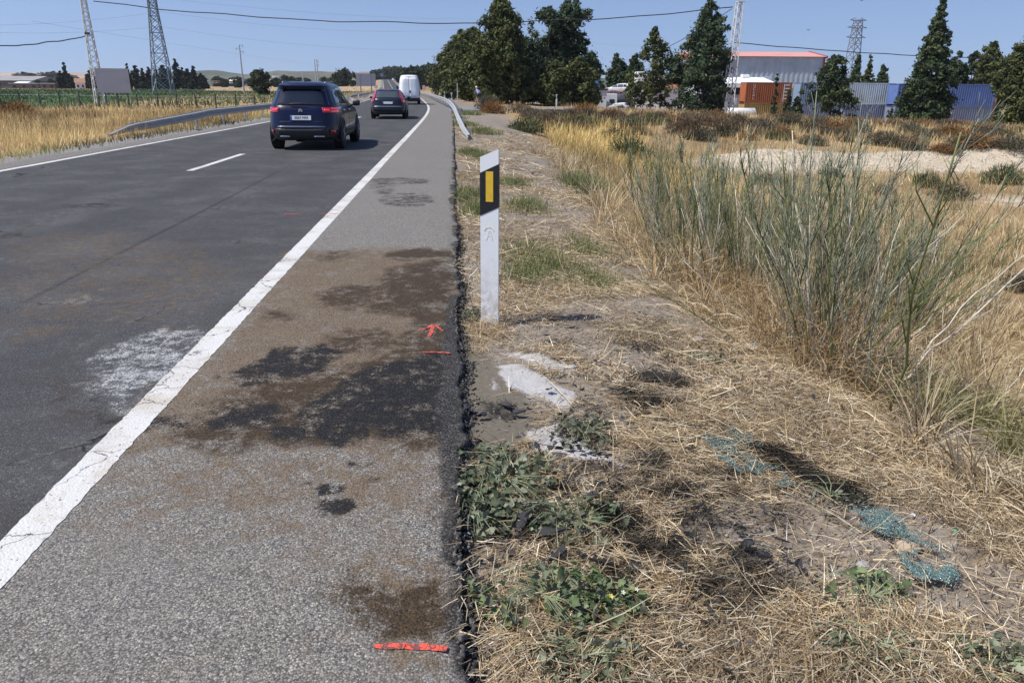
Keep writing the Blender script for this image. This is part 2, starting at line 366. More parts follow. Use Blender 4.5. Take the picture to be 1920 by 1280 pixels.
def asphalt_mat():
    m, nd, lk, b = _new('asphalt')
    tc = nd.new('ShaderNodeTexCoord').outputs['Object']
    vo = nd.new('ShaderNodeTexVoronoi'); vo.inputs['Scale'].default_value = 155; lk.new(tc, vo.inputs['Vector'])
    vo2 = nd.new('ShaderNodeTexVoronoi'); vo2.inputs['Scale'].default_value = 210; lk.new(tc, vo2.inputs['Vector'])
    sep = nd.new('ShaderNodeSeparateColor'); lk.new(vo.outputs['Color'], sep.inputs[0])
    big = noise_node(nd, lk, tc, 1.1, 4); mid = noise_node(nd, lk, tc, 13, 6, .72, .3); fin = noise_node(nd, lk, tc, 75, 4, .75); pat = noise_node(nd, lk, tc, 3.6, 8, .74, .6)
    sh = ramp(nd, lk, sep.outputs[0], [(0., (.058, .056, .055)), (.25, (.165, .158, .147)), (.60, (.265, .252, .229)), (.86, (.335, .300, .250)), (1., (.50, .46, .40))])
    ln = ramp(nd, lk, sep.outputs[0], [(0., (.024, .025, .029)), (.5, (.054, .056, .062)), (.85, (.086, .088, .093)), (1., (.17, .17, .17))])
    aL = attr(nd, 'lane').outputs['Fac']
    lanef = maprange(nd, lk, math_n(nd, lk, 'ADD', aL, math_n(nd, lk, 'MULTIPLY_ADD', mid, .5, -.25)), .3, .7)
    c = mixc(nd, lk, lanef, sh, ln)
    sp2 = nd.new('ShaderNodeSeparateColor'); lk.new(vo2.outputs['Color'], sp2.inputs[0])
    c = mixc(nd, lk, math_n(nd, lk, 'MULTIPLY', maprange(nd, lk, sp2.outputs[0], .70, .80), .55), c, (.050, .049, .048))
    c = mixc(nd, lk, math_n(nd, lk, 'MULTIPLY', maprange(nd, lk, math_n(nd, lk, 'MULTIPLY_ADD', fin, .5, pat), .70, .95), .40), c, (.175, .145, .11))
    # binder showing dark between the stones
    gap = maprange(nd, lk, vo.outputs['Distance'], .42, .72)
    c = mixc(nd, lk, math_n(nd, lk, 'MULTIPLY', gap, .62), c, (.045, .044, .043))
    c = mixc(nd, lk, math_n(nd, lk, 'MULTIPLY', maprange(nd, lk, big, .38, .72), .26), c, (.15, .146, .140), 'MIX')
    c = mixc(nd, lk, math_n(nd, lk, 'MULTIPLY', math_n(nd, lk, 'MULTIPLY', maprange(nd, lk, pat, .46, .62), lanef), .55), c, (.030, .030, .031))
    c = mixc(nd, lk, math_n(nd, lk, 'MULTIPLY', math_n(nd, lk, 'MULTIPLY', maprange(nd, lk, mid, .52, .70), maprange(nd, lk, big, .45, .6)), .50), c, (.20, .195, .185))
    c = mixc(nd, lk, math_n(nd, lk, 'MULTIPLY', math_n(nd, lk, 'MULTIPLY', attr(nd, 'track').outputs['Fac'], lanef), .22), c, (.032, .033, .037))
    c = mixc(nd, lk, math_n(nd, lk, 'MULTIPLY', attr(nd, 'rub').outputs['Fac'], .75), c, (.02, .02, .022))
    def st(name, k, lo, hi):
        a = attr(nd, name).outputs['Fac']
        nz = math_n(nd, lk, 'MULTIPLY_ADD', pat, .40, math_n(nd, lk, 'MULTIPLY', mid, .38))
        nz = math_n(nd, lk, 'MULTIPLY_ADD', fin, .30, nz)
        nz = maprange(nd, lk, nz, .44, .66)
        return maprange(nd, lk, math_n(nd, lk, 'MULTIPLY', a, math_n(nd, lk, 'MULTIPLY_ADD', nz, k, 1.-k*.5)), lo, hi)
    # cracks
    vc = nd.new('ShaderNodeTexVoronoi'); vc.feature = 'DISTANCE_TO_EDGE'; vc.inputs['Scale'].default_value = .42
    wv = nd.new('ShaderNodeVectorMath'); wv.operation = 'MULTIPLY_ADD'
    nz = nd.new('ShaderNodeTexNoise'); nz.inputs['Scale'].default_value = 2.2; nz.inputs['Detail'].default_value = 6; lk.new(tc, nz.inputs['Vector'])
    lk.new(nz.outputs['Color'], wv.inputs[0]); wv.inputs[1].default_value = (.9, .9, 0); lk.new(tc, wv.inputs[2]); lk.new(wv.outputs[0], vc.inputs['Vector'])
    crack = math_n(nd, lk, 'MULTIPLY', maprange(nd, lk, vc.outputs['Distance'], .0, .0045, 1, 0), maprange(nd, lk, big, .5, .62))
    crack = math_n(nd, lk, 'MULTIPLY', crack, lanef)
    fbr = st('brown', 1.5, .10, 1.0)
    c = mixc(nd, lk, math_n(nd, lk, 'MULTIPLY', fbr, .86), c, mixc(nd, lk, sep.outputs[1], (.055, .040, .026), (.20, .145, .092)))
    fdp = st('deep', 1.35, .10, 1.05)
    c = mixc(nd, lk, math_n(nd, lk, 'MULTIPLY', fdp, .9), c, mixc(nd, lk, sep.outputs[1], (.012, .008, .004), (.062, .037, .015)))
    fwh = st('white', 1.9, .25, 1.25)
    fwh = math_n(nd, lk, 'MULTIPLY', fwh, maprange(nd, lk, math_n(nd, lk, 'MULTIPLY_ADD', sep.outputs[2], .4, fin), .45, .85)); c = mixc(nd, lk, math_n(nd, lk, 'MULTIPLY', fwh, .9), c, (.46, .465, .475))
    fso = st('soot', 1.75, .12, 1.05)
    c = mixc(nd, lk, math_n(nd, lk, 'MULTIPLY', fso, .95), c, mixc(nd, lk, math_n(nd, lk, 'POWER', sep.outputs[2], 4.), (.005, .005, .005), (.040, .038, .036)))
    mg = maprange(nd, lk, math_n(nd, lk, 'ADD', attr(nd, 'margin').outputs['Fac'], math_n(nd, lk, 'MULTIPLY_ADD', fin, .8, -.4)), .45, .95)
    c = mixc(nd, lk, math_n(nd, lk, 'MULTIPLY', mg, .9), c, mixc(nd, lk, math_n(nd, lk, 'POWER', sep.outputs[1], 3.), (.014, .013, .012), (.13, .125, .12)))
    c = mixc(nd, lk, crack, c, (.010, .010, .010))
    lk.new(c, b.inputs['Base Color'])
    ro = math_n(nd, lk, 'SUBTRACT', .88, math_n(nd, lk, 'MULTIPLY', fdp, .18)); lk.new(ro, b.inputs['Roughness'])
    b.inputs['Specular IOR Level'].default_value = .22
    hgt = math_n(nd, lk, 'SUBTRACT', math_n(nd, lk, 'MULTIPLY', math_n(nd, lk, 'SUBTRACT', 1., vo.outputs['Distance']), 1.0), math_n(nd, lk, 'MULTIPLY', vo2.outputs['Distance'], .35))
    hgt = math_n(nd, lk, 'SUBTRACT', hgt, math_n(nd, lk, 'MULTIPLY', crack, 1.5))
    bump(nd, lk, b, hgt, .8, .0036)
    return m
asphalt = asphalt_mat()
road = link('road', mesh_np('road', Vr, Fr, attrs=A_, smooth_=True), None, asphalt)
tag(road, 'grey two-lane asphalt road with stained hard shoulder', kind='structure')

# ------------------------------------------------------------------ painted lines
def paint_mat(name, col, wear, grime):
    m, nd, lk, b = _new(name)
    tc = nd.new('ShaderNodeTexCoord').outputs['Object']
    vo = nd.new('ShaderNodeTexVoronoi'); vo.inputs['Scale'].default_value = 95; lk.new(tc, vo.inputs['Vector'])
    n1 = noise_node(nd, lk, tc, 3.5, 6, .65, .4); n2 = noise_node(nd, lk, tc, 34, 5, .7); n3 = noise_node(nd, lk, tc, 1.6, 4, .6)
    c = mixc(nd, lk, maprange(nd, lk, n1, .50, .74), col, grime)
    c = mixc(nd, lk, math_n(nd, lk, 'MULTIPLY', maprange(nd, lk, n3, .45, .70), .45), c, tuple(x*.72 for x in grime))
    vc = nd.new('ShaderNodeTexVoronoi'); vc.feature = 'DISTANCE_TO_EDGE'; vc.inputs['Scale'].default_value = 2.6
    wv = nd.new('ShaderNodeVectorMath'); wv.operation = 'MULTIPLY_ADD'
    nz = nd.new('ShaderNodeTexNoise'); nz.inputs['Scale'].default_value = 6; nz.inputs['Detail'].default_value = 6; lk.new(tc, nz.inputs['Vector'])
    lk.new(nz.outputs['Color'], wv.inputs[0]); wv.inputs[1].default_value = (.35, .35, 0); lk.new(tc, wv.inputs[2]); lk.new(wv.outputs[0], vc.inputs['Vector'])
    cr = math_n(nd, lk, 'MULTIPLY', maprange(nd, lk, vc.outputs['Distance'], .0, .014, 1, 0), maprange(nd, lk, n3, .42, .52))
    hole = maprange(nd, lk, math_n(nd, lk, 'MULTIPLY_ADD', vo.outputs['Distance'], .22, n2), wear, wear+.07)
    c = mixc(nd, lk, math_n(nd, lk, 'MAXIMUM', cr, math_n(nd, lk, 'MULTIPLY', hole, .85)), c, (.055, .052, .05))
    lk.new(c, b.inputs['Base Color']); b.inputs['Roughness'].default_value = .8
    bump(nd, lk, b, math_n(nd, lk, 'SUBTRACT', math_n(nd, lk, 'SUBTRACT', 1., vo.outputs['Distance']), math_n(nd, lk, 'MULTIPLY', cr, 2.)), .6, .004)
    return m
white_paint = paint_mat('road_paint_white', (.54, .535, .515), .73, (.43, .38, .31))
def line_sheet(name, uc, w, y0, y1, step, z=.0024, parent=road, mat=white_paint, jag=.009, seed=3):
    ys = np.concatenate([np.arange(y0, min(y1, 16), min(step, .025)), np.arange(max(y0, 16), y1, step), [y1]]); ys = np.unique(ys)
    ws = np.linspace(-1, 1, 6); rows = []
    for k, t in enumerate(ws):
        e = ((fbm(ys*26, ys*0+seed+k//5*40, seed, 4)-.5)*2*jag)*(abs(t) == 1)*(ys < 25)
        x = uc + t*w/2 + e
        zz = roadz(ys) + z + .02*smooth(50, 200, ys) + (fbm((x+shift(ys))*.9, ys*.5, 44, 3)-.5)*.012*(1-smooth(20, 40, ys))
        rows.append(np.stack([x+shift(ys), ys, zz], 1))
    V = np.concatenate(rows); return link(name, mesh_np(name, V, grid_faces(6, len(ys)), smooth_=True), parent, mat)
line_sheet('edge_line', -1.57, .158, -8, 900, 3., seed=3)
line_sheet('edge_line', -8.55, .15, -8, 900, 3., seed=4)
for k in range(8):
    y0 = 15.1 + 12.3*k - 12.3
    line_sheet('lane_dash', -5.1, .14, y0, y0+3.9, .5, seed=10+k)
line_sheet('centre_line', -5.1, .15, 118, 900, 3., seed=30)
# orange spray marks left by the investigators
spray = paint_mat('orange_spray_paint', (.80, .085, .045), .585, (.62, .10, .065))
def spray_mark(pix, w, name):
    pts = [G(x, y, 0.0) for x, y in pix]; L = []
    for a, b in zip(pts, pts[1:]):
        n = max(3, int(np.linalg.norm(b-a)/.008))
        for t in np.linspace(0, 1, n): L.append(a*(1-t)+b*t)
    L = np.array(L); d = np.gradient(L, axis=0); d /= np.linalg.norm(d, axis=1)[:, None]+1e-9
    nrm = np.stack([-d[:, 1], d[:, 0], d[:, 0]*0], 1); s = np.arange(len(L))*.008
    rows = []
    for t in (-1, -.4, .4, 1):
        wob = w*(.45+1.3*fbm(s*55+t*9, s*0+3, 77, 5)) if abs(t) == 1 else w*.5
        q = L + nrm*(t*np.asarray(wob)[..., None] if abs(t) == 1 else t*w)
        q[:, 2] = (fbm(q[:, 0]*.9, q[:, 1]*.5, 44, 3)-.5)*.012 + .0034
        rows.append(q)
    return link(name, mesh_np(name, np.concatenate(rows), grid_faces(4, len(L))), road, spray)
spray_mark([(702, 1213), (760, 1211), (800, 1215), (838, 1217)], .011, 'spray_mark')
spray_mark([(788, 661), (815, 660), (844, 662)], .008, 'spray_mark')
spray_mark([(783, 621), (800, 615), (814, 609), (831, 621)], .009, 'spray_mark')
spray_mark([(813, 610), (809, 622), (804, 632)], .011, 'spray_mark')
spray_mark([(598, 401), (640, 401)], .012, 'spray_mark')
spray_mark([(532, 401), (566, 402)], .012, 'spray_mark')

# ================================================================== GROUND
ug = axis((-2600, -300, 180), (-300, -60, 20), (-60, -14, 2), (-14, -9.5, .5), (-9.5, -9.3, .1), (-9.3, -.4, 2.2), (-.2, -.02, .09), (0, 3.6, .029), (3.6, 6, .08), (6, 14, .3), (14, 70, 1.1), (70, 300, 18), (300, 2600, 180))
yg = axis((-30, 1, 3.), (1.2, 7.5, .029), (7.5, 13, .07), (13, 40, .4), (40, 120, 1.5), (120, 900, 18), (900, 5200, 250))
UU, YY = np.meshgrid(ug, yg, indexing='ij'); XX = UU + shift(YY)
inr = (UU > -9.45) & (UU < -.06)
ZZ = np.where(inr, roadz(YY)-.28, H(XX, YY))
ZZ = np.where((UU >= -.06) & (UU < .01), np.minimum(ZZ, roadz(YY)-.055-.02*fbm(XX*20, YY*20, 33, 2)), ZZ)
vn = (YY < 14) & (YY > 1) & (UU > -.3) & (UU < 6.2)
def vfield(polys, **kw):
    m = np.zeros(XX.shape); m[vn] = stain(polys, XX[vn], YY[vn], **kw); return m
ZV = -.09
mud_p = [(pix_poly([(846, 560), (870, 600), (890, 640), (930, 690), (985, 735), (1010, 790), (985, 830), (930, 870), (880, 850), (856, 900), (846, 860), (848, 700)], ZV), 1.0)]
ash_p = [(pix_poly([(930, 690), (985, 688), (1045, 722), (1090, 748), (1060, 768), (1000, 742), (955, 728)], ZV), 1.0), (pix_poly([(915, 710), (945, 730), (930, 732)], ZV), .8),
         (pix_poly([(990, 812), (1040, 796), (1075, 820), (1105, 850), (1145, 862), (1150, 876), (1080, 862), (1010, 852)], ZV), 1.0),
         (pix_poly([(945, 662), (1010, 664), (1075, 690), (1085, 705), (1010, 690)], ZV), .75), (ell(1180, 770, 50, 8, ZV), .5), (ell(1165, 880, 24, 8, ZV), .6), (ell(1350, 1060, 40, 30, ZV), .28), (ell(1555, 1245, 60, 30, ZV), .28)]
char_p = [(pix_poly([(1170, 690), (1225, 680), (1310, 720), (1290, 735), (1200, 720)], ZV), .9), (ell(1230, 760, 50, 16, ZV), .9), (ell(1175, 740, 36, 14, ZV), .8), (pix_poly([(1050, 780), (1120, 790), (1130, 840), (1060, 830)], ZV), .7),
          (pix_poly([(1395, 826), (1470, 830), (1560, 870), (1665, 905), (1650, 935), (1560, 905), (1450, 870)], ZV), 1.0), (ell(1285, 915, 60, 13, ZV), 1.0), (ell(1290, 965, 60, 16, ZV), .7), (ell(1410, 1040, 60, 16, ZV), .6),
          (ell(1160, 1100, 60, 26, ZV), .6), (ell(1010, 1000, 45, 30, ZV), .7), (ell(900, 980, 40, 30, ZV), .7), (ell(1250, 860, 70, 12, ZV), .6), (ell(1350, 1200, 90, 20, ZV), .5), (ell(1080, 605, 70, 9, ZV), .5), (ell(1230, 590, 40, 9, ZV), .5), (ell(940, 780, 40, 20, ZV), .7),
          (ell(1700, 1080, 90, 16, ZV), .6), (ell(1250, 1040, 70, 24, ZV), .7), (ell(1200, 930, 90, 20, ZV), .7), (ell(1120, 880, 60, 18, ZV), .7), (ell(1340, 990, 80, 18, ZV), .75), (ell(1450, 960, 60, 12, ZV), .6), (ell(1150, 1000, 70, 30, ZV), .7), (ell(1060, 920, 50, 30, ZV), .7), (ell(960, 1060, 40, 30, ZV), .6), (ell(1290, 800, 50, 10, ZV), .65), (ell(1370, 760, 50, 8, ZV), .5), (ell(1480, 1110, 90, 24, ZV), .55), (ell(1280, 1150, 80, 24, ZV), .6), (ell(1200, 650, 60, 9, ZV), .55), (ell(1060, 640, 60, 10, ZV), .5),
          (pix_poly([(880, 760), (1150, 690), (1400, 800), (1560, 960), (1500, 1150), (1200, 1180), (1000, 1080), (870, 1000)], ZV), .36)]
mud = vfield(mud_p, feather=.05, warp=.05, freq=5, seed=101)
ash = vfield(ash_p, feather=.035, warp=.045, freq=9, seed=111)
charm = vfield(char_p, feather=.07, warp=.07, freq=8, seed=121)
def masks_at(X, Y):
    """the same three masks for anything lying on the verge"""
    X = np.asarray(X, float); Y = np.asarray(Y, float)
    return (stain(mud_p, X, Y, feather=.05, warp=.05, freq=5, seed=101), stain(ash_p, X, Y, feather=.035, warp=.045, freq=9, seed=111), stain(char_p, X, Y, feather=.07, warp=.07, freq=8, seed=121))
ZZ = np.where(mud > .4, ZZ*1 + .012*(mud-.4) - (fbm(XX*9, YY*9, 9, 2)-.5)*.012, ZZ) + .010*ash
bank = np.exp(-((YY-(33.0+.12*(XX-12)))/3.0)**2)*smooth(8, 13, XX)*(1-smooth(42, 58, XX))
bank = np.maximum(bank, np.exp(-((YY-24)/2.5)**2)*np.exp(-((XX-19)/3)**2)*.6)
crop = smooth(-24, -30, UU+YY*.12)*smooth(54, 63, YY)*(1-smooth(330, 380, YY))*(UU < -12)
dry = np.maximum(smooth(-9.9, -11.0, UU), smooth(2.6, 4.5, UU)*1.0)
grav = smooth(-11.2, -10.0, UU)*(UU < -9)
def ground_mat():
    m, nd, lk, b = _new('verge_soil')
    tc = nd.new('ShaderNodeTexCoord').outputs['Object']
    n1 = noise_node(nd, lk, tc, 2.2, 6, .6); n2 = noise_node(nd, lk, tc, 26, 5, .65); n3 = noise_node(nd, lk, tc, 140, 3, .7); n4 = noise_node(nd, lk, tc, .12, 5, .6)
    c = ramp(nd, lk, n2, [(.28, (.085, .068, .052)), (.5, (.205, .168, .13)), (.75, (.35, .30, .245))])
    c = mixc(nd, lk, math_n(nd, lk, 'MULTIPLY', maprange(nd, lk, n1, .4, .7), .5), c, (.30, .275, .245))
    dryc = ramp(nd, lk, n4, [(.30, (.21, .135, .062)), (.50, (.33, .225, .105)), (.70, (.39, .285, .15))])
    c = mixc(nd, lk, math_n(nd, lk, 'MULTIPLY', attr(nd, 'dry').outputs['Fac'], .85), c, dryc)
    c = mixc(nd, lk, math_n(nd, lk, 'MULTIPLY', attr(nd, 'grav').outputs['Fac'], .9), c, ramp(nd, lk, n2, [(.3, (.16, .155, .15)), (.7, (.36, .35, .335))]))
    c = mixc(nd, lk, maprange(nd, lk, math_n(nd, lk, 'ADD', attr(nd, 'bank').outputs['Fac'], math_n(nd, lk, 'MULTIPLY_ADD', n1, .8, -.4)), .35, .7), c, ramp(nd, lk, n1, [(.3, (.40, .33, .235)), (.7, (.54, .465, .36))]))
    c = mixc(nd, lk, attr(nd, 'crop').outputs['Fac'], c, ramp(nd, lk, n4, [(.3, (.045, .085, .03)), (.7, (.075, .125, .045))]))
    c = mixc(nd, lk, attr(nd, 'mud').outputs['Fac'], c, ramp(nd, lk, n2, [(.3, (.115, .100, .078)), (.7, (.165, .145, .115))]))
    c = mixc(nd, lk, maprange(nd, lk, math_n(nd, lk, 'ADD', attr(nd, 'ash').outputs['Fac'], math_n(nd, lk, 'MULTIPLY_ADD', math_n(nd, lk, 'MULTIPLY_ADD', n2, 1.4, n3), .75, -.9)), .25, .8), c, ramp(nd, lk, n3, [(.3, (.30, .29, .285)), (.7, (.50, .49, .48))]))
    c = mixc(nd, lk, math_n(nd, lk, 'MULTIPLY', maprange(nd, lk, math_n(nd, lk, 'ADD', attr(nd, 'char').outputs['Fac'], math_n(nd, lk, 'MULTIPLY_ADD', n2, 1.4, -.7)), .38, .75), .9), c, (.018, .017, .016))
    lk.new(c, b.inputs['Base Color']); b.inputs['Roughness'].default_value = .93; b.inputs['Specular IOR Level'].default_value = .2
    hh = math_n(nd, lk, 'ADD', math_n(nd, lk, 'MULTIPLY', n2, 1.), math_n(nd, lk, 'MULTIPLY', n3, .45)); hh = math_n(nd, lk, 'MULTIPLY_ADD', math_n(nd, lk, 'MULTIPLY', n1, attr(nd, 'bank').outputs['Fac']), 22., hh)
    bump(nd, lk, b, hh, .6, .012)
    return m
Vg = np.stack([XX, YY, ZZ], -1).reshape(-1, 3)
ground = link('ground', mesh_np('ground', Vg, grid_faces(len(ug), len(yg)), attrs={'mud': mud.ravel(), 'ash': ash.ravel(), 'char': charm.ravel(), 'bank': bank.ravel(), 'crop': crop.ravel(), 'dry': dry.ravel(), 'grav': grav.ravel()}, smooth_=True), None, ground_mat())
tag(ground, 'dry verge and open fields on both sides of the road', kind='structure')
# ================================================================== PLANTS
def blades_np(base, L, Wd, az, lean, curl, col, seg=2, twist=None, tip=.15):
    """grass blades / straw: arrays in, (V, F, C) out"""
    n = len(base); d = np.stack([np.cos(az), np.sin(az), np.zeros(n)], 1); s = np.stack([-np.sin(az), np.cos(az), np.zeros(n)], 1)
    if twist is None: twist = rng.uniform(-.9, .9, n)
    pos = base.copy(); V = []; C = []
    for i in range(seg+1):
        t = i/seg; th = lean+curl*t
        tang = np.sin(th)[:, None]*d + np.cos(th)[:, None]*np.array([0, 0, 1.])
        nr = np.cross(tang, s); wv = s*np.cos(twist)[:, None] + nr*np.sin(twist)[:, None]
        w = (Wd*(1-(1-tip)*t**1.5))[:, None]*.5
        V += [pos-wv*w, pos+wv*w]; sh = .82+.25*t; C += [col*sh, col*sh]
        thm = lean+curl*(t+.5/seg)
        pos = pos + (np.sin(thm)[:, None]*d+np.cos(thm)[:, None]*np.array([0, 0, 1.]))*(L/seg)[:, None]
    k = 2*(seg+1); V = np.stack(V, 1).reshape(-1, 3); C = np.stack(C, 1).reshape(-1, 3)
    b = np.arange(n)[:, None]*k; F = np.concatenate([np.stack([b[:, 0]+2*i, b[:, 0]+2*i+1, b[:, 0]+2*i+3, b[:, 0]+2*i+2], 1) for i in range(seg)])
    return V, F, C
def palette(n, cols, w=None):
    cols = np.array(cols, float); i = rng.choice(len(cols), n, p=w); j = rng.choice(len(cols), n, p=w); t = rng.random(n)[:, None]
    return (cols[i]*(1-t)+cols[j]*t)*rng.uniform(.8, 1.18, n)[:, None]
STRAW = [(.54, .405, .225), (.70, .57, .37), (.36, .24, .12), (.80, .71, .54), (.20, .13, .068)]
GOLD = [(.52, .385, .17), (.60, .47, .24), (.40, .275, .115), (.66, .55, .32)]
straw_mat = leaf_mat('dry_straw', .65, .22, .35); green_mat = leaf_mat('green_leaf', .55, .25, .4); tree_mat = leaf_mat('tree_leaf', .75, .18, .2)
def stuff(name, parts, mat, label):
    V = []; F = []; C = []; o = 0
    for v, f_, c in parts: V.append(v); F.append(f_+o); C.append(c); o += len(v)
    ob = link(name, mesh_np(name, np.concatenate(V), np.concatenate(F), col=np.clip(np.concatenate(C), 0, 1)), None, mat)
    return tag(ob, label, kind='stuff')
def onground(X, Y, dz=0.): return np.stack([X, Y, H(X, Y)+dz], 1)

# --- matted straw on the verge
def straw_bed(n, x0, x1, y0, y1, L, Wd, dens):
    X = rng.uniform(x0, x1, n)**1.0; Y = y0+(y1-y0)*rng.random(n)**1.25
    X = X + shift(Y); U = X-shift(Y)
    mu, a, ch = masks_at(X, Y)
    d = fbm(X*1.6, Y*1.6, 201, 3)
    keep = rng.random(n) < np.clip(dens*(1-.97*smooth(.25, .6, mu))*(1-.9*smooth(.25, .6, a))*(1-.45*ch)*(.12+1.25*smooth(.34, .62, d))*smooth(-.05, .16, U+.16*(fbm(Y*2.2, Y*0, 211, 3)-.5)), 0, 1)
    X, Y, ch = X[keep], Y[keep], ch[keep]; m = len(X)
    col = palette(m, STRAW, [.20, .24, .20, .18, .18])*rng.lognormal(0, .22, m)[:, None]
    burnt = smooth(.40, .66, ch + (fbm(X*11, Y*11, 203, 3)-.5)*1.0)*smooth(.04, .3, ch)
    col = col*(1-.95*burnt)[:, None]
    soil = smooth(.45, .7, fbm(X*.8+5, Y*.8, 207, 3)); col = col*(1-.28*soil)[:, None]
    Ln = L*rng.lognormal(0, .45, m); flow = fbm(X*.7, Y*.7, 209, 2)*3.0+2.2
    az = np.where(rng.random(m) < .55, flow+rng.normal(0, .45, m), rng.uniform(0, 6.28, m))
    bs = onground(X, Y, rng.random(m)**1.7*.045+.003); bs[:, 2] = np.where(X-shift(Y) < .02, roadz(Y)+.004+rng.random(m)*.012, bs[:, 2])
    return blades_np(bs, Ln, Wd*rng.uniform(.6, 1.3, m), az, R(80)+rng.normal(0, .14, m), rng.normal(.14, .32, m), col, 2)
beds = [straw_bed(98000, -.05, 2.6, 1.25, 3.8, .068, .0034, 1.0), straw_bed(76000, -.05, 3.6, 3.2, 7.0, .085, .0044, 1.0), straw_bed(34000, -.06, 4.4, 6.5, 15, .13, .0075, 1.0), straw_bed(12000, .1, 5, 14, 34, .22, .016, .9)]
# a few long pale stalks lying across the straw
X = rng.uniform(.3, 3.0, 170); Y = rng.uniform(1.6, 7, 170); X = X[:170]
beds.append(blades_np(onground(X, Y, .035), rng.uniform(.25, .6, 170), rng.uniform(.004, .007, 170), rng.normal(2.5, .6, 170), np.full(170, R(84)), rng.normal(.12, .16, 170), palette(170, [(.62, .52, .35), (.52, .40, .24)]), 3))
stuff('dead_straw', beds, straw_mat, 'matted dead straw lying on the scorched verge')

# --- standing dry grass beside and behind the fennel
def tussocks(C, n, hgt, wd, cols, rad, seg=3, spread=.62, w=None, tint=None, azb=None):
    """tufts: blades fan out of each centre"""
    m = len(C); idx = np.repeat(np.arange(m), n); k = len(idx); az = rng.uniform(0, 6.28, k); q = np.abs(rng.normal(0, 1, k))*rad
    sc = rng.lognormal(0, .28, m)[idx]; X = C[idx, 0]+np.cos(az)*q; Y = C[idx, 1]+np.sin(az)*q
    az = az+rng.normal(0, .7, k)
    if azb is not None: az = np.where(rng.random(k) < .5, rng.normal(azb, .6, k), az)
    col = palette(k, cols, w)*rng.uniform(.72, 1.2, m)[idx][:, None]
    if tint is not None: g_ = tint(X, Y)[:, None]; col = col*(1-g_)+palette(k, [(.20, .24, .07), (.28, .29, .10), (.14, .18, .05)])*g_
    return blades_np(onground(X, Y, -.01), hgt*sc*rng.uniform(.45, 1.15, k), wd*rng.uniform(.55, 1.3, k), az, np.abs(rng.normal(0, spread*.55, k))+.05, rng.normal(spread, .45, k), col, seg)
def edge_x(Y): return np.interp(Y, [1.2, 2.2, 3.0, 4.2, 5.4, 7, 9, 14], [2.25, 2.2, 2.25, 2.4, 2.05, 1.75, 1.75, 2.3])
def centres(n, x0, x1, y0, y1, power=1.0):
    X = rng.uniform(x0, x1, n); Y = y0+(y1-y0)*rng.random(n)**power; k = rng.random(n) < smooth(-.05, .30, X-edge_x(Y)-.25*(fbm(X*2, Y*2, 311, 2)-.5))*(.30+.9*smooth(.32, .58, fbm(X*.9, Y*.9, 312, 3))); return np.stack([X[k], Y[k]], 1)
grn = lambda X, Y: .75*smooth(.50, .66, fbm(X*1.1+3, Y*1.1, 313, 2))*smooth(2.5, 3.2, X)*(1-smooth(6, 8, Y))
near_std = [tussocks(centres(330, 1.9, 4.6, 1.5, 6, 1.), 62, .36, .0078, STRAW, .06, 3, 1.0, [.30, .30, .16, .16, .08], grn, 3.3), tussocks(centres(700, 1.6, 9, 4.5, 13, 1.), 48, .40, .0092, STRAW+GOLD, .09, 3, .85),
            tussocks(centres(900, 2, 16, 9, 24, 1.), 26, .42, .014, GOLD+STRAW, .12, 2, .55)]
X = rng.uniform(.1, 2.4, 15000); Y = rng.uniform(4.2, 16, 15000); k = rng.random(15000) < .8*smooth(.4, .6, fbm(X*1.3, Y*1.3, 315, 3)); X, Y = X[k], Y[k]; m = len(X)
near_std.append(blades_np(onground(X, Y, -.01), .07*rng.uniform(.4, 1.3, m), .006*rng.uniform(.6, 1.3, m), rng.uniform(0, 6.28, m), np.abs(rng.normal(0, .6, m)), rng.normal(.5, .5, m), palette(m, STRAW), 2))
near_std.append(tussocks(np.array([G(x, y)[:2] for x, y in [(885, 640), (905, 625), (900, 655), (945, 610), (875, 615), (925, 632), (958, 600), (890, 665)]]), 70, .12, .0032, [(.42, .28, .14), (.56, .42, .24), (.26, .165, .08), (.66, .55, .36)], .035, 3, 1.1))
stuff('dry_grass', near_std, straw_mat, 'tall dry straw-coloured grass around the fennel stems')
# rusty dead fennel leaves and thatch at the foot of the fennel
L_ = np.array([G(x, y)[:2] for x, y in [(1215, 455), (1260, 480), (1335, 560), (1430, 620), (1535, 690), (1600, 640), (1700, 640), (1440, 510), (1580, 570), (1350, 450)]]); n = 22000; i = rng.integers(0, len(L_), n); X = L_[i, 0]+rng.normal(0, .26, n); Y = L_[i, 1]+rng.normal(0, .34, n)
th = blades_np(onground(X, Y, rng.random(n)**1.6*.42), rng.uniform(.05, .20, n), rng.uniform(.0020, .0050, n), rng.uniform(0, 6.28, n), rng.uniform(.2, 1.9, n), rng.normal(.4, .6, n), palette(n, [(.28, .145, .050), (.34, .20, .08), (.46, .33, .17), (.16, .08, .03), (.56, .45, .28)]), 2)
stuff('dead_leaves', [th], straw_mat, 'rusty dead leaf litter at the foot of the fennel')

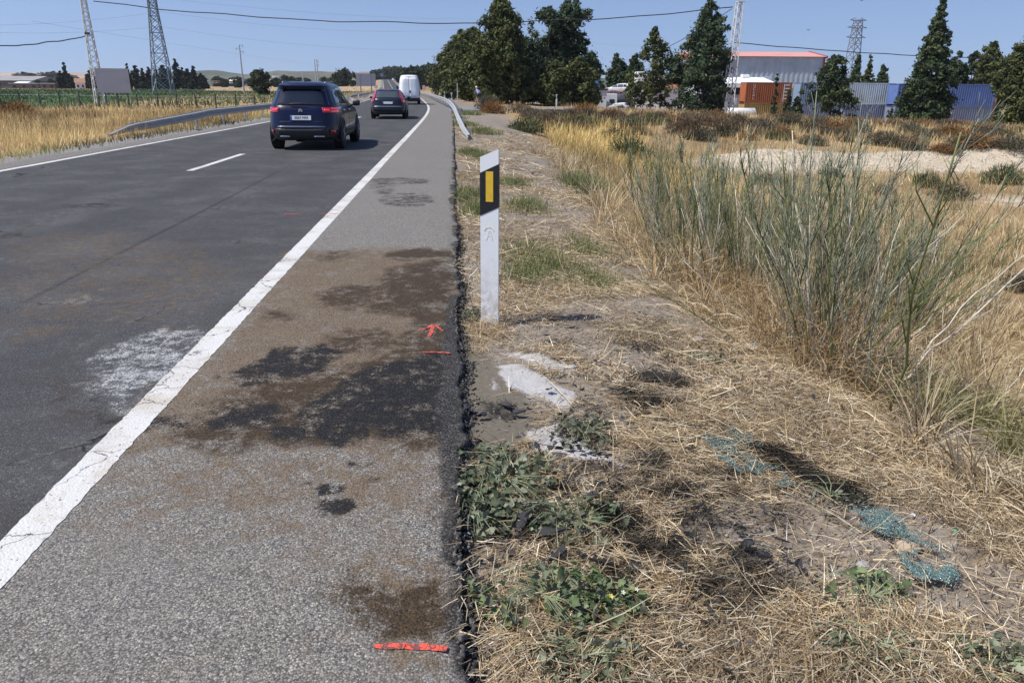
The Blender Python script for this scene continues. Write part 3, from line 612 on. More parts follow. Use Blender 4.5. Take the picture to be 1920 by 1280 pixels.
# --- golden grass of the fields
def fieldgrass(n, bounds, hgt, cols, weight, seed, k=.00055):
    x0, x1, y0, y1 = bounds; Y = y0*(y1/y0)**rng.random(n); X = rng.uniform(x0, x1, n)
    keep = (rng.random(n) < weight(X, Y)) & (np.abs((X*CR[0]+Y*CR[1])/(X*CF[0]+Y*CF[1])) < .80); X, Y = X[keep], Y[keep]; m = len(X); D = np.hypot(X, Y)
    pat = fbm(X*.22, Y*.22, 400+seed, 4)
    col = palette(m, cols)*(.30+1.45*smooth(.25, .75, pat))[:, None]
    red = smooth(.55, .7, fbm(X*.13, Y*.13, 170+seed, 3))[:, None]; col = col*(1-red*.35) + np.array([.20, .10, .045])*red*.35
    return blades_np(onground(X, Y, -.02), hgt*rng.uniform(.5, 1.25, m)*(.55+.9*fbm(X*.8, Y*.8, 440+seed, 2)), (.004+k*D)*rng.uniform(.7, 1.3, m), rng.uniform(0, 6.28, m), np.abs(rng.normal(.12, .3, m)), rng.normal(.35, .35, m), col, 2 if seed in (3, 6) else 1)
rightw = lambda X, Y: smooth(3.0, 6, X-shift(Y)+.02*Y)*(1-.93*(np.exp(-((Y-(33.3+.12*(X-12)))/3.4)**2)*smooth(10, 14, X)*(1-smooth(44, 58, X)) > .35))*(.25+.95*smooth(.32, .6, fbm(X*.25, Y*.25, 450, 3)))*np.where((Y > 58) & (X < 11), 0, 1)
GOLDR = GOLD+[(.30, .19, .085), (.24, .16, .08), (.40, .30, .16)]
stuff('dry_grass', [fieldgrass(60000, (3, 90, 13, 96), .50, GOLDR, rightw, 1), fieldgrass(70000, (6, 95, 30, 100), .55, GOLDR, rightw, 2)], straw_mat, 'dry golden-brown grass and scrub of the field below the containers')
lush = lambda X, Y: smooth(0, 1.2, X-(1.9+.055*Y))*(1-smooth(5.5+.07*Y, 8+.1*Y, X))
stuff('dry_grass', [fieldgrass(17000, (2, 12, 13, 48), .62, [(.54, .40, .145), (.60, .46, .20), (.46, .33, .11)], lush, 3)], straw_mat, 'lush yellow dry grass bank between delineator and scrub')
leftw = lambda X, Y: smooth(-10.0, -11.2, X-shift(Y))*smooth(.0, .4, .35+fbm(X*.3, Y*.3, 460, 3))*np.where((X-shift(Y) > -10.8) & (Y > 20), .25, 1)*(1-smooth(57, 64, Y))
stuff('dry_grass', [fieldgrass(100000, (-75, -9.8, 13, 82), .55, [(.60, .45, .195), (.68, .55, .28), (.50, .355, .14), (.38, .26, .105)], leftw, 4), fieldgrass(12000, (-40, -9, 80, 300), .6, GOLD, lambda X, Y: (smooth(-9.8, -10.6, X-shift(Y))*(X-shift(Y) > -17)), 5)], straw_mat, 'tall golden dry grass along the far side of the road')
lowg = lambda X, Y: np.exp(-((X-shift(Y)+10.3)/.45)**2)
stuff('grass', [fieldgrass(9000, (-12, -9.6, 12, 60), .22, [(.16, .17, .055), (.26, .23, .09), (.36, .28, .12)], lowg, 6)], straw_mat, 'short olive grass edging the gravel on the far side')
crw = lambda X, Y: smooth(60, 67, Y)*(X < -22)*(1-smooth(310, 345, Y))
stuff('crop', [fieldgrass(66000, (-260, -20, 60, 345), .45, [(.06, .12, .04), (.09, .15, .05), (.05, .09, .03), (.12, .16, .06)], crw, 7, .0011)], green_mat, 'flat green crop field behind the leaning fence posts')
# --- green tufts along the pavement edge
tufts = [(884, 290, .30, .22), (905, 300, .22, .2), (872, 372, .26, .22), (895, 400, .22, .2), (985, 390, .3, .16), (960, 345, .3, .14), (1000, 480, .34, .13), (1035, 505, .3, .13), (985, 520, .24, .12), (1100, 470, .25, .12), (1115, 530, .2, .12), (880, 215, .6, .3), (905, 250, .5, .26), (868, 235, .5, .22), (850, 222, .5, .2), (1110, 365, .3, .42), (1085, 350, .3, .3)]
gp = []
for (px, py, rad, hg) in tufts:
    c = G(px, py); n = int(900 if rad < .4 else 1400)
    X = c[0]+rng.normal(0, rad*.55, n); Y = c[1]+rng.normal(0, rad*1.1, n); k = (X-shift(Y)) > .03; X, Y = X[k], Y[k]; n = len(X)
    gp.append(blades_np(onground(X, Y), hg*rng.uniform(.4, 1.2, n), (.004+.0005*c[1])*rng.uniform(.6, 1.2, n), rng.uniform(0, 6.28, n), np.abs(rng.normal(0, .5, n)), rng.normal(.6, .4, n), palette(n, [(.15, .185, .06), (.22, .235, .085), (.30, .27, .12), (.11, .14, .05)]), 2))
stuff('grass', gp, green_mat, 'green grass tufts along the pavement edge')

# --- leafy creeping weeds at the pavement edge, leaf by leaf
def leaf_mesh(k, cols):
    r_ = random.Random(k); lob = [(0, 0), (.32, -.05), (.50, .12), (.38, .34), (.47, .52), (.24, .70), (0, 1.05)]
    pts = []; 
    for x, y in lob: pts.append((x*(1+r_.uniform(-.15, .15)), y*(1+r_.uniform(-.08, .08))))
    V = []; mid = []
    fold = r_.uniform(.15, .75); droop = r_.uniform(.1, .8)
    for x, y in pts: V.append((x, y, fold*abs(x)-droop*y*y+r_.uniform(-.05, .05)))
    for x, y in pts[1:-1]: V.append((-x*(1+r_.uniform(-.12, .12)), y, fold*abs(x)-droop*y*y+r_.uniform(-.05, .05)))
    V.append((0, .5, -droop*.25-.03))
    c = len(V)-1; F = []; right = [0, 1, 2, 3, 4, 5, 6]; left = [0, 7, 8, 9, 10, 11, 6]
    for a, b in zip(right, right[1:]): F.append((a, b, c))
    for a, b in zip(left, left[1:]): F.append((b, a, c))
    V = np.array(V); V -= np.array([0, 0, 0]); base = np.array(cols[r_.randrange(len(cols))])*r_.uniform(.6, 1.45)
    C = np.array([base*(1.15 if i in (c, 0) else r_.uniform(.8, 1.1)) for i in range(len(V))])
    return mesh_np('leaf', V, np.array(F), col=C)
GREY_G = [(.075, .095, .050), (.12, .14, .080), (.21, .225, .15), (.09, .095, .06), (.05, .06, .035)]; BRIGHT_G = [(.075, .115, .045), (.11, .15, .06), (.15, .19, .085), (.18, .20, .08)]; WILT = [(.07, .08, .055), (.11, .11, .08), (.045, .05, .035), (.15, .14, .10)]
leafsets = {}
for nm, cs in (('grey', GREY_G), ('bright', BRIGHT_G+GREY_G[:3]), ('wilt', WILT)):
    leafsets[nm] = [leaf_mesh(50+i, cs) for i in range(10)]
    for me in leafsets[nm]: me.materials.append(green_mat)
stem_green = M('weed_stem', (.20, .24, .13), .6, var=.2, scale=20); stem_dry = M('dry_stem', (.42, .34, .22), .8, var=.25, scale=20)
def weed(px, py, n, rx, ry, kind, label, size=.05, hgt=.10):
    n = min(int(n*2.5), 420); size *= .64
    c = G(px, py); root = empty('leafy_weed', (c[0], c[1], Hs(c[0], c[1])), 0, label, 'weed')
    r_ = random.Random(int(px*7+py)); mb = MB(); ns = max(5, n//9)
    for s in range(ns):
        a = r_.uniform(0, 6.28); L = r_.uniform(.4, 1.0); pts = []
        for t in (0, .33, .66, 1):
            x = math.cos(a+t*.6)*rx*L*t; y = math.sin(a+t*.6)*ry*L*t
            z = Hs(c[0]+x, c[1]+y)-Hs(c[0], c[1]) + .012+hgt*math.sin(t*2.6)*.8*L
            pts.append((x, y, z))
        mb.tube(pts, [.0022, .0020, .0016, .001], 5)
    mb.build('stem', stem_green, root)
    for i in range(n):
        a = r_.uniform(0, 6.28); q = math.sqrt(r_.random()); x = math.cos(a)*rx*q; y = math.sin(a)*ry*q
        dens = fbm(np.array([(c[0]+x)*7]), np.array([(c[1]+y)*7]), 501, 2)[0]
        if dens < .36: continue
        z = Hs(c[0]+x, c[1]+y)-Hs(c[0], c[1]) + r_.random()*hgt*(1.15-q*.7)+.01
        o = link('leaf', r_.choice(leafsets[kind]), root); o.location = (x, y, z)
        s_ = size*r_.uniform(.5, 1.25); o.scale = (s_, s_, s_); o.rotation_euler = (r_.gauss(.1, .6), r_.gauss(0, .6), r_.uniform(0, 6.28))
    return root
weed(950, 905, 170, .24, .30, 'grey', 'grey-green wilted weed mat at the pavement edge below the mud', .050, .10)
weed(905, 975, 80, .15, .18, 'grey', 'small grey-green weed hugging the broken asphalt edge', .050, .07)
weed(1080, 985, 140, .22, .20, 'grey', 'sooty sprawling weed around the long black fragment', .046, .08)
weed(1030, 1135, 230, .27, .17, 'bright', 'largest green creeping weed with coiled tendrils', .044, .12)
weed(1095, 1235, 90, .20, .12, 'grey', 'dull green weed at the bottom edge below the bright one', .042, .06)
weed(1130, 1150, 90, .16, .12, 'bright', 'green weed with small white and yellow flowers', .044, .09)
weed(1095, 820, 90, .16, .24, 'wilt', 'dark scorched weed growing out of the white ash', .040, .10)
weed(1625, 1130, 110, .18, .14, 'bright', 'fresh green leafy weed with round leaves on straw', .048, .10)
weed(1640, 1215, 120, .22, .12, 'grey', 'low grey-green weed spreading below the round-leaved one', .036, .05)
weed(1870, 1255, 70, .15, .12, 'grey', 'grey-green weed in the bottom corner beside the dry grass', .04, .08)
weed(885, 598, 60, .07, .16, 'wilt', 'dusty small weed between asphalt and white post', .035, .07)
weed(1330, 680, 45, .2, .25, 'wilt', 'thin faded weed beside the blackened straw', .035, .05)
weed(1555, 935, 40, .16, .14, 'wilt', 'pale thin weed between the two glass patches', .032, .06)
fl = [(1143, 1165, (.75, .66, .10)), (1165, 1158, (.72, .70, .55)), (1190, 1152, (.70, .68, .50))]
for (x, y, c_) in fl:
    g = G(x, y); mb = MB()
    for k in range(5):
        a = k*1.2566; mb.poly([(0, 0, 0), (.006*math.cos(a-.4), .006*math.sin(a-.4), .002), (.009*math.cos(a), .009*math.sin(a), .001), (.006*math.cos(a+.4), .006*math.sin(a+.4), .002)])
    o = mb.build('flower', M('petal_%d' % x, c_, .7, var=.1)); o.location = (g[0], g[1], g[2]+.10); o.rotation_euler = (.5, .2, 0)
    tag(o, {1143: 'yellow flower on the flowering green weed', 1165: 'white flower beside the yellow flower on the weed', 1190: 'rightmost white flower on the flowering weed'}[x], 'flower')

# --- wild fennel: stems one by one
def stem_mesh(k, dry=False):
    r_ = random.Random(900+k); mb = MB(); pts = []; n = 8; bend = r_.uniform(-.14, .14); b2 = r_.uniform(-.14, .14); px_, py_ = 0., 0.
    for i in range(n+1):
        t = i/n; px_ += r_.gauss(0, .008); py_ += r_.gauss(0, .008); pts.append(Vector((bend*t*t+px_, b2*t*t+py_, t)))
    mb.tube(pts, [.0034*(1-.72*i/n)+.0005 for i in range(n+1)], 5)
    for i in range(r_.randint(7, 11) if not dry else r_.randint(3, 6)):
        t = r_.uniform(.30, .97); j = min(int(t*n), n-1); p = pts[j].lerp(pts[j+1], t*n-j); a = r_.uniform(0, 6.28); L = r_.uniform(.07, .24)*(1.2-t*.6)
        d = Vector((math.cos(a)*.38, math.sin(a)*.38, 1)).normalized(); q = p+d*L*.55+Vector((r_.gauss(0, .006), r_.gauss(0, .006), .02)); e = q+Vector((d.x*.35+r_.gauss(0, .08), d.y*.35+r_.gauss(0, .08), .9))*L*.5
        mb.tube([p, q, e], [.0017, .0013, .0006], 4)
        for s in range(3):
            u_ = p.lerp(q, r_.random()) if s == 0 else q.lerp(e, r_.random()); a2 = r_.uniform(0, 6.28); mb.tube([u_, u_+Vector((math.cos(a2)*.45, math.sin(a2)*.45, 1))*r_.uniform(.03, .08)], [.0010, .0005], 3)
    return mb.mesh('stem', True)
fen_blue = M('fennel_glaucous', (.215, .232, .165), .7, var=.3, scale=3); fen_green = M('fennel_green', (.165, .185, .060), .65, var=.3, scale=3); fen_dry = M('fennel_dry', (.58, .51, .40), .8, var=.3, scale=4); fen_dark = M('fennel_dark', (.075, .105, .045), .6, var=.3, scale=3); fen_brown = M('fennel_brown', (.30, .23, .15), .8, var=.3, scale=4)
stems = []
for i in range(18):
    m_ = stem_mesh(i, i >= 12); m_.materials.append([fen_blue, fen_green, fen_dark, fen_blue][i % 4] if i < 12 else [fen_dry, fen_brown][i % 2]); stems.append(m_)
def fennel(px, py, n, spread, hmin, hmax, lean, label, tops, dryshare=.36, bias=0.):
    c = G(px, py); root = empty('fennel_plant', (c[0], c[1], Hs(c[0], c[1])), 0, label, 'fennel', 'wild fennel on the verge'); r_ = random.Random(px)
    fV = []; X_s = []
    for i in range(n):
        a = r_.uniform(0, 6.28); q = abs(r_.gauss(0, .55)); X_s.append((math.cos(a)*spread*q, math.sin(a)*spread*q*1.3, a, q))
    ar = np.array(X_s); hz = H(c[0]+ar[:, 0], c[1]+ar[:, 1])-Hs(c[0], c[1])
    for i, (x, y, a, q) in enumerate(X_s):
        dry = r_.random() < dryshare; o = link('stem', stems[r_.randrange(12, 18)] if dry else stems[r_.randrange(12)], root); L = r_.triangular(hmin, hmax, hmin+(hmax-hmin)*.45)*(.8 if dry else 1.)
        o.location = (x, y, float(hz[i])-.02); th_ = L*(r_.uniform(1.2, 1.5) if r_.random() < .3 else r_.uniform(.9, 1.25)); o.scale = (th_, th_, L)
        lx = lean*(math.cos(a)*q*1.0+r_.gauss(0, .5)) + bias; ly = lean*(math.sin(a)*q*1.0+r_.gauss(0, .5))
        o.rotation_euler = (-ly, lx, r_.uniform(-3, 3)*.15)
        for s in range(0 if dry else tops):
            t = r_.uniform(.25, .98); fV.append((x+lx*L*t+r_.gauss(0, .06), y+ly*L*t+r_.gauss(0, .06), L*t*(1-.3*(lx*lx+ly*ly))+r_.gauss(0, .03)))
    fV = np.array(fV); m = len(fV); rep = 5; b = np.repeat(fV, rep, 0)+rng.normal(0, .014, (m*rep, 3)); k = m*rep
    V, F, C = blades_np(b, rng.uniform(.03, .11, k), rng.uniform(.0016, .0034, k), rng.uniform(0, 6.28, k), np.abs(rng.normal(.5, .4, k)), rng.normal(.1, .4, k), palette(k, [(.19, .215, .075), (.25, .265, .10), (.15, .17, .085), (.34, .30, .12), (.22, .23, .16)]), 1)
    tag(link('foliage', mesh_np('foliage', V, F, col=C), root, green_mat), kind='stuff')
    return root
fennel(1535, 688, 78, .42, .95, 1.95, .42, 'tall fennel clump nearest the bare path, stems fanning out', 20)
fennel(1345, 555, 58, .36, .85, 1.50, .34, 'dense fennel clump standing over brown dead leaves', 20)
fennel(1228, 452, 44, .34, .95, 1.45, .22, 'slender bluish fennel at the clump end toward the white post', 14)
fennel(1440, 575, 66, .55, 1.0, 1.72, .30, 'fennel thicket in the middle of the clump', 20)
fennel(1600, 610, 60, .50, 1.0, 1.75, .32, 'fennel stems rising in front of the bare bank', 20)
fennel(1690, 640, 56, .36, .95, 1.65, .40, 'fennel leaning right over the grassy slope', 18, bias=.34)
fennel(1320, 470, 70, .6, .9, 1.50, .24, 'rear fennel stems in front of the pale bank', 14)
fennel(1275, 500, 44, .34, .8, 1.35, .26, 'low fennel between the slender one and the dense clump', 16)
fennel(1470, 470, 60, .6, 1.0, 1.65, .22, 'sparse rear fennel behind the middle thicket', 14)
# dry pale stalks leaning out to the right
for i, (px, py, L, ln, az, lb) in enumerate([(1655, 745, 1.75, .92, .25, 'longest pale dry stalk leaning far right over the slope'), (1700, 690, 1.5, .85, .55, 'bare grey dry stalk leaning right behind the longest one'), (1620, 640, 1.3, .62, .5, 'dry stalk leaning right out of the fennel'),
                                         (1840, 745, .6, 1.1, .1, 'short grey stick poking out low at the right edge'), (1690, 655, .95, 1.05, .3, 'forked dry twig lying over the tall grass'), (1490, 640, 1.62, .05, 1.2, 'white bleached fennel stalk standing upright above the clump')]):
    c = G(px, py); o = link('dry_stalk', stems[12+i % 6].copy()); o.data.materials.clear(); o.data.materials.append(fen_dry); o.location = (c[0], c[1], Hs(c[0], c[1]))
    o.scale = (2.4, 2.4, L); d = Vector((math.cos(az)*math.sin(ln), math.sin(az)*math.sin(ln), math.cos(ln))); o.rotation_euler = d.to_track_quat('Z', 'Y').to_euler()
    tag(o, lb, 'dry stalk', 'dry stalks among the fennel')

# --- scrub bushes
def shrub_mesh(k, cols, n=1500, leafy=.5):
    r2 = np.random.default_rng(700+k); d = r2.normal(size=(n, 3)); d[:, 2] = np.abs(d[:, 2])*.9; d /= np.linalg.norm(d, axis=1)[:, None]
    lob = .62+.5*vnoise(np.arctan2(d[:, 1], d[:, 0])*1.6+9, d[:, 2]*3, 710+k); rr = r2.random(n)**.45*lob; b = d*rr[:, None]; b[:, 2] *= .8
    az = np.arctan2(d[:, 1], d[:, 0])+r2.normal(0, .8, n); le = np.arccos(np.clip(d[:, 2], 0, 1))+r2.normal(0, .5, n)
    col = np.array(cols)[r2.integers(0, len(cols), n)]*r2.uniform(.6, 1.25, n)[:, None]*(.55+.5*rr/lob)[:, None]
    V, F, C = blades_np(b, r2.uniform(.10, .26, n), r2.uniform(.02, .05, n), az, le, r2.normal(0, .3, n), col, 1, twist=r2.uniform(-1.5, 1.5, n))
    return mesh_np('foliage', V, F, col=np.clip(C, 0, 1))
SHC = {'grey': [(.115, .115, .075), (.16, .15, .105), (.10, .09, .06), (.19, .165, .11)], 'brown': [(.15, .105, .065), (.20, .14, .085), (.12, .075, .05), (.24, .19, .12)], 'green': [(.085, .115, .045), (.12, .145, .06), (.15, .165, .075), (.07, .09, .04)], 'rust': [(.26, .12, .04), (.33, .17, .06), (.19, .085, .03), (.30, .20, .09)], 'dark': [(.06, .065, .04), (.09, .09, .055), (.11, .10, .07)]}
shm = {}
for i, (k, v) in enumerate(SHC.items()):
    shm[k] = [shrub_mesh(i*3+j, v) for j in range(2)]
    for me in shm[k]: me.materials.append(tree_mat)
nsh = [0]
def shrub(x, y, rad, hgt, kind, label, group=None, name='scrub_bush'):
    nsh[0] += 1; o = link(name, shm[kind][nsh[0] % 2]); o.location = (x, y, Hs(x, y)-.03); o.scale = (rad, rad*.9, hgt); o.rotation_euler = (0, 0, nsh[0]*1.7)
    return tag(o, label, 'bush', group)
for (px, py, rp, hp, kd, lb) in [(1180, 300, 50, 58, 'green', 'round grey-green bush behind the yellow grass bank'), (1290, 250, 44, 44, 'brown', 'brown scrub bush above the round grey-green one'), (925, 213, 34, 30, 'rust', 'rust-orange bush below the big dark tree'), (915, 206, 26, 34, 'grey', 'pale grey-green bush behind the rust-orange one'),
                                 (978, 212, 34, 24, 'brown', 'low brown bush beside the rust-orange one'), (1110, 372, 34, 40, 'green', 'olive grass-like bush at the foot of the yellow bank'), (1440, 345, 40, 30, 'grey', 'grey bush half behind the fennel below the bank'), (1735, 350, 36, 34, 'green', 'green bush at the foot of the bare bank'),
                                 (1785, 375, 46, 44, 'grey', 'large grey bush beside the green one under the bank'), (1880, 345, 46, 46, 'green', 'big grey-green bush at the right edge under the bank'), (1912, 545, 40, 50, 'dark', 'dark low bush at the right edge on gravel'), (1655, 365, 30, 26, 'brown', 'brown low bush below the middle of the bank'),
                                 (1860, 170, 40, 34, 'grey', 'grey thistle bush on the slope at the right'), (1560, 330, 26, 20, 'dark', 'dark little bush at the bottom of the bank'), (30, 215, 44, 30, 'rust', 'olive-brown bush in dry grass by the left edge'), (4, 210, 24, 30, 'dark', 'dark bush cut by the left edge'), (860, 212, 16, 12, 'green', 'small green bush behind the guardrail end')]:
    c = G(px, py); A = (c-EYE) @ CF; shrub(c[0], c[1], rp/FPX*A, hp/FPX*A*1.05, kd, lb)
r_ = random.Random(77)
for i in range(185):
    px = r_.uniform(985, 1915); py = 212+(px-985)*.022+abs(r_.gauss(0, 24)) ; c = G(px, min(py, 285)); A = (c-EYE) @ CF
    if A < 15 or A > 110: continue
    s = r_.uniform(.5, 1.35); shrub(c[0], c[1], s, s*r_.uniform(.6, .85), kd := r_.choice(['brown', 'brown', 'grey', 'dark', 'green', 'brown', 'grey', 'rust']), 'low %s scrub bush in the dry field %s' % ({'rust': 'rust-coloured', 'green': 'olive-green', 'dark': 'blackish'}.get(kd, kd), (rg := 'below the airy pair of trees' if px < 1120 else 'below the scrapyard' if px < 1250 else 'below the big dark tree' if px < 1390 else 'below the rusty container' if px < 1490 else 'below the pale containers' if px < 1680 else 'below the blue container')), kd+' scrub bushes '+rg)

# ------------------------------------------------------------------ trees
bark = M('bark', (.13, .10, .075), .9, var=.35, scale=8, bumpd=.02)
def tree_meshes(k, hgt, env, n_cl, n_lf, lsz, cols, clr=.7, zb=.12, elong=1.6, gap=0., trunk_r=.16, lean=0.):
    r2 = np.random.default_rng(1000+k); zs = []; P_ = []
    ez, er = zip(*env); emax = max(er)
    ztry = r2.uniform(zb, 1, n_cl*12); keep = r2.random(len(ztry))*emax < np.interp(ztry, ez, er)**1.0+.12*emax; z = ztry[keep][:n_cl]
    a = r2.uniform(0, 6.283, len(z)); lobes = .38+1.1*vnoise(np.cos(a)*1.6+k*5, np.sin(a)*1.6+z*hgt*.55, 1100+k)
    rr = np.interp(z, ez, er)*lobes*(r2.random(len(z))**.42)
    c = np.stack([np.cos(a)*rr+lean*z*hgt, np.sin(a)*rr, z*hgt], 1)
    if gap:
        g = vnoise(c[:, 0]*.55+k*3.1, c[:, 2]*.45, 1200+k); c = c[g > gap]
    m = len(c); cs = r2.uniform(.55, 1.35, m)
    rad = clr*r2.uniform(.55, 1.25, m)*np.clip(np.interp(c[:, 2]/hgt, ez, er)/emax+.35, .35, 1)
    p = np.repeat(c, n_lf, 0)+r2.normal(0, 1, (m*n_lf, 3))*np.repeat(rad, n_lf)[:, None]*np.array([.5, .5, .42]); n = len(p)
    nr = (p-np.repeat(c, n_lf, 0)); nr = nr/(np.linalg.norm(nr, axis=1)[:, None]+1e-6)+r2.normal(0, .55, (n, 3))+np.array([0, 0, .35]); nr /= np.linalg.norm(nr, axis=1)[:, None]
    t = np.cross(nr, r2.normal(size=(n, 3))); t /= np.linalg.norm(t, axis=1)[:, None]+1e-6; bt = np.cross(nr, t)
    s = (lsz*r2.uniform(.6, 1.35, n))[:, None]*.5
    V = np.stack([p-t*s*elong, p-bt*s, p+t*s*elong, p+bt*s], 1).reshape(-1, 3); F = np.arange(n*4).reshape(-1, 4)
    cc = np.array(cols); ci = cc[r2.integers(0, len(cc), m)]*cs[:, None]**.5
    C = np.repeat(np.repeat(ci, n_lf, 0)*r2.uniform(.75, 1.25, n)[:, None], 4, 0)
    crown = mesh_np('crown', V, F, col=np.clip(C, 0, 1)); crown.materials.append(tree_mat)
    mb = MB(); rd = random.Random(k); top = hgt*.86
    tp = [Vector((lean*hgt*(i/6)*.86+rd.uniform(-.06, .06)*hgt*.08*(i > 0), rd.uniform(-.06, .06)*hgt*.08*(i > 0), top*i/6-.15*(i == 0))) for i in range(7)]
    mb.tube(tp, [trunk_r*(1.25 if i == 0 else 1-.14*i) for i in range(7)], 8)
    idx = r2.choice(m, min(m, 26), replace=False)
    for j in idx:
        q = Vector(c[j]); zt = max(q.z-.35*math.hypot(q.x-lean*q.z, q.y)-.3, .1*hgt); zt = min(zt, top*.98); f_ = zt/top*6; i0 = min(int(f_), 5); s0 = tp[i0].lerp(tp[i0+1], f_-i0)
        mb.tube([s0, s0.lerp(q, .55)+Vector((0, 0, -.08)), q], [trunk_r*.34*(1-.6*zt/hgt), trunk_r*.22*(1-.6*zt/hgt), .02], 5)
    tm = mb.mesh('trunk', True); tm.materials.append(bark)
    return tm, crown
def tree(tms, loc, rz, sc, label, group=None, name='tree', cat='tree'):
    root = empty(name, loc, rz, label, cat, group); root.scale = sc if isinstance(sc, tuple) else (sc, sc, sc)
    link('trunk', tms[0], root); link('crown', tms[1], root); return root
OLIVE = [(.066, .082, .028), (.094, .110, .038), (.044, .058, .020), (.120, .128, .046)]; DEEP = [(.042, .066, .028), (.062, .088, .038), (.028, .046, .022), (.084, .106, .046)]; BLUEG = [(.046, .076, .038), (.068, .098, .050), (.034, .054, .030), (.090, .115, .058)]
E_COL = [(0, .55), (.15, .9), (.35, 1.), (.6, .85), (.8, .55), (.93, .28), (1, .05)]; E_CONE = [(0, .85), (.12, 1.), (.35, .75), (.6, .42), (.8, .22), (1, .03)]; E_OPEN = [(0, .2), (.25, .45), (.45, .8), (.7, 1.), (.88, .7), (1, .15)]
def env(e, r): return [(a, b*r) for a, b in e]
def htop(px, py, A): p = at(px, A); return p, P(px, py, A)[2]-p.z
TREES = [  # pixel column, top row, depth, radius (m), envelope, colours, gap, clumps, label
 (836, 108, 165, 3.6, E_COL, OLIVE, 0, 150, 'farthest olive tree of the roadside row, beside the van'), (852, 88, 132, 3.4, E_COL, OLIVE, 0, 170, 'second roadside tree from the van, olive green'), (868, 60, 108, 3.3, E_COL, OLIVE, 0, 210, 'pointed olive tree left of the tallest dark one'), (888, 55, 94, 2.9, E_COL, OLIVE, 0, 230, 'olive tree touching the tallest dark tree on its left side'),
 (938, 3, 80, 3.2, E_COL, OLIVE, 0, 430, 'tallest dense dark-olive tree by the side road'), (982, 72, 84, 2.3, E_COL, DEEP, 0, 150, 'dark lower tree against the right of the tallest one'), (1026, 20, 88, 2.7, E_OPEN, BLUEG, .30, 230, 'airy blue-green tree with gaps, left of a pair'), (1066, 9, 90, 3.4, E_OPEN, BLUEG, .28, 260, 'tall airy tree with a drooping branch, right of a pair'),
 (1084, 108, 82, 2.6, E_COL, OLIVE, 0, 150, 'low bushy olive tree in front of the airy pair'), (1040, 118, 80, 2.4, E_COL, OLIVE, 0, 130, 'low dense tree at the foot of the airy pair'), (1106, 101, 118, 2.0, E_COL, DEEP, 0, 110, 'slim tree standing behind the scrapyard wall'), (1151, 103, 125, 2.6, E_COL, DEEP, .2, 130, 'separate dark tree behind the scrap cars'), (1186, 105, 122, 2.3, E_COL, DEEP, .2, 110, 'dark tree next to the white wall end'),
 (1217, 56, 86, 2.4, E_COL, OLIVE, .34, 110, 'thin open tree with bare trunk in front of the white wall'), (1312, 10, 84, 3.1, E_COL, BLUEG, .22, 360, 'big dark tree left of the lattice pole'), (1268, 75, 90, 2.0, E_OPEN, BLUEG, .42, 110, 'side tree leaning on the left of the big dark tree'),
 (1552, 104, 88, 2.9, E_COL, DEEP, .40, 150, 'bluish loose tree in front of the pale containers'), (1594, 102, 130, 2.2, E_CONE, DEEP, 0, 100, 'pointed tree behind the pale containers, left of three'), (1616, 108, 132, 2.2, E_CONE, OLIVE, 0, 100, 'pointed tree behind the pale containers, middle of three'), (1642, 112, 128, 2.4, E_CONE, DEEP, 0, 100, 'pointed tree behind the pale containers, right of three'),
 (1726, 6, 82, 2.9, E_CONE, DEEP, 0, 300, 'tall conical conifer in front of the blue container'), (1748, 64, 84, 1.1, E_CONE, DEEP, 0, 60, 'narrow secondary spire beside the tall conifer'), (1776, 98, 118, 2.6, E_COL, DEEP, .15, 130, 'dark tree between the conifer and the blue container'), (1835, 82, 112, 3.2, E_COL, OLIVE, .15, 200, 'broad olive tree behind the blue container'), (1806, 100, 120, 2.6, E_COL, DEEP, 0, 110, 'dark tree top behind the blue container left end'),
 (1902, 62, 82, 2.6, E_COL, OLIVE, 0, 300, 'olive tree at the right edge, covering the container end'), (1935, 78, 84, 3.2, E_COL, OLIVE, 0, 150, 'olive tree cut by the right edge'), (1472, 168, 86, .8, E_CONE, DEEP, 0, 50, 'little dark conifer beside the rusty container'), (1488, 182, 86, .7, E_COL, DEEP, 0, 40, 'small dark bush tree next to the little conifer'), (1447, 132, 98, .35, E_COL, BLUEG, 0, 20, 'thin sapling sticking up behind the rusty container')]
for i, (px, py, A, rad, e, cols, gap, ncl, lb) in enumerate(TREES):
    p, h = htop(px, py, A); gap = max(gap, .16 if rad > 1 else 0); ms = tree_meshes(i, h, env(e, rad), int(ncl*1.9), 40, .17 if A < 100 else .24, cols, clr=.24*rad if rad < 2 else .52, zb=(.5 if px == 1268 else .30) if e is E_OPEN else (.22 if px == 1217 else .05), gap=gap, trunk_r=.07 if rad < 1 else .17, elong=2.3)
    tree(ms, p, i*.9, 1.0, lb, 'trees along the right side')
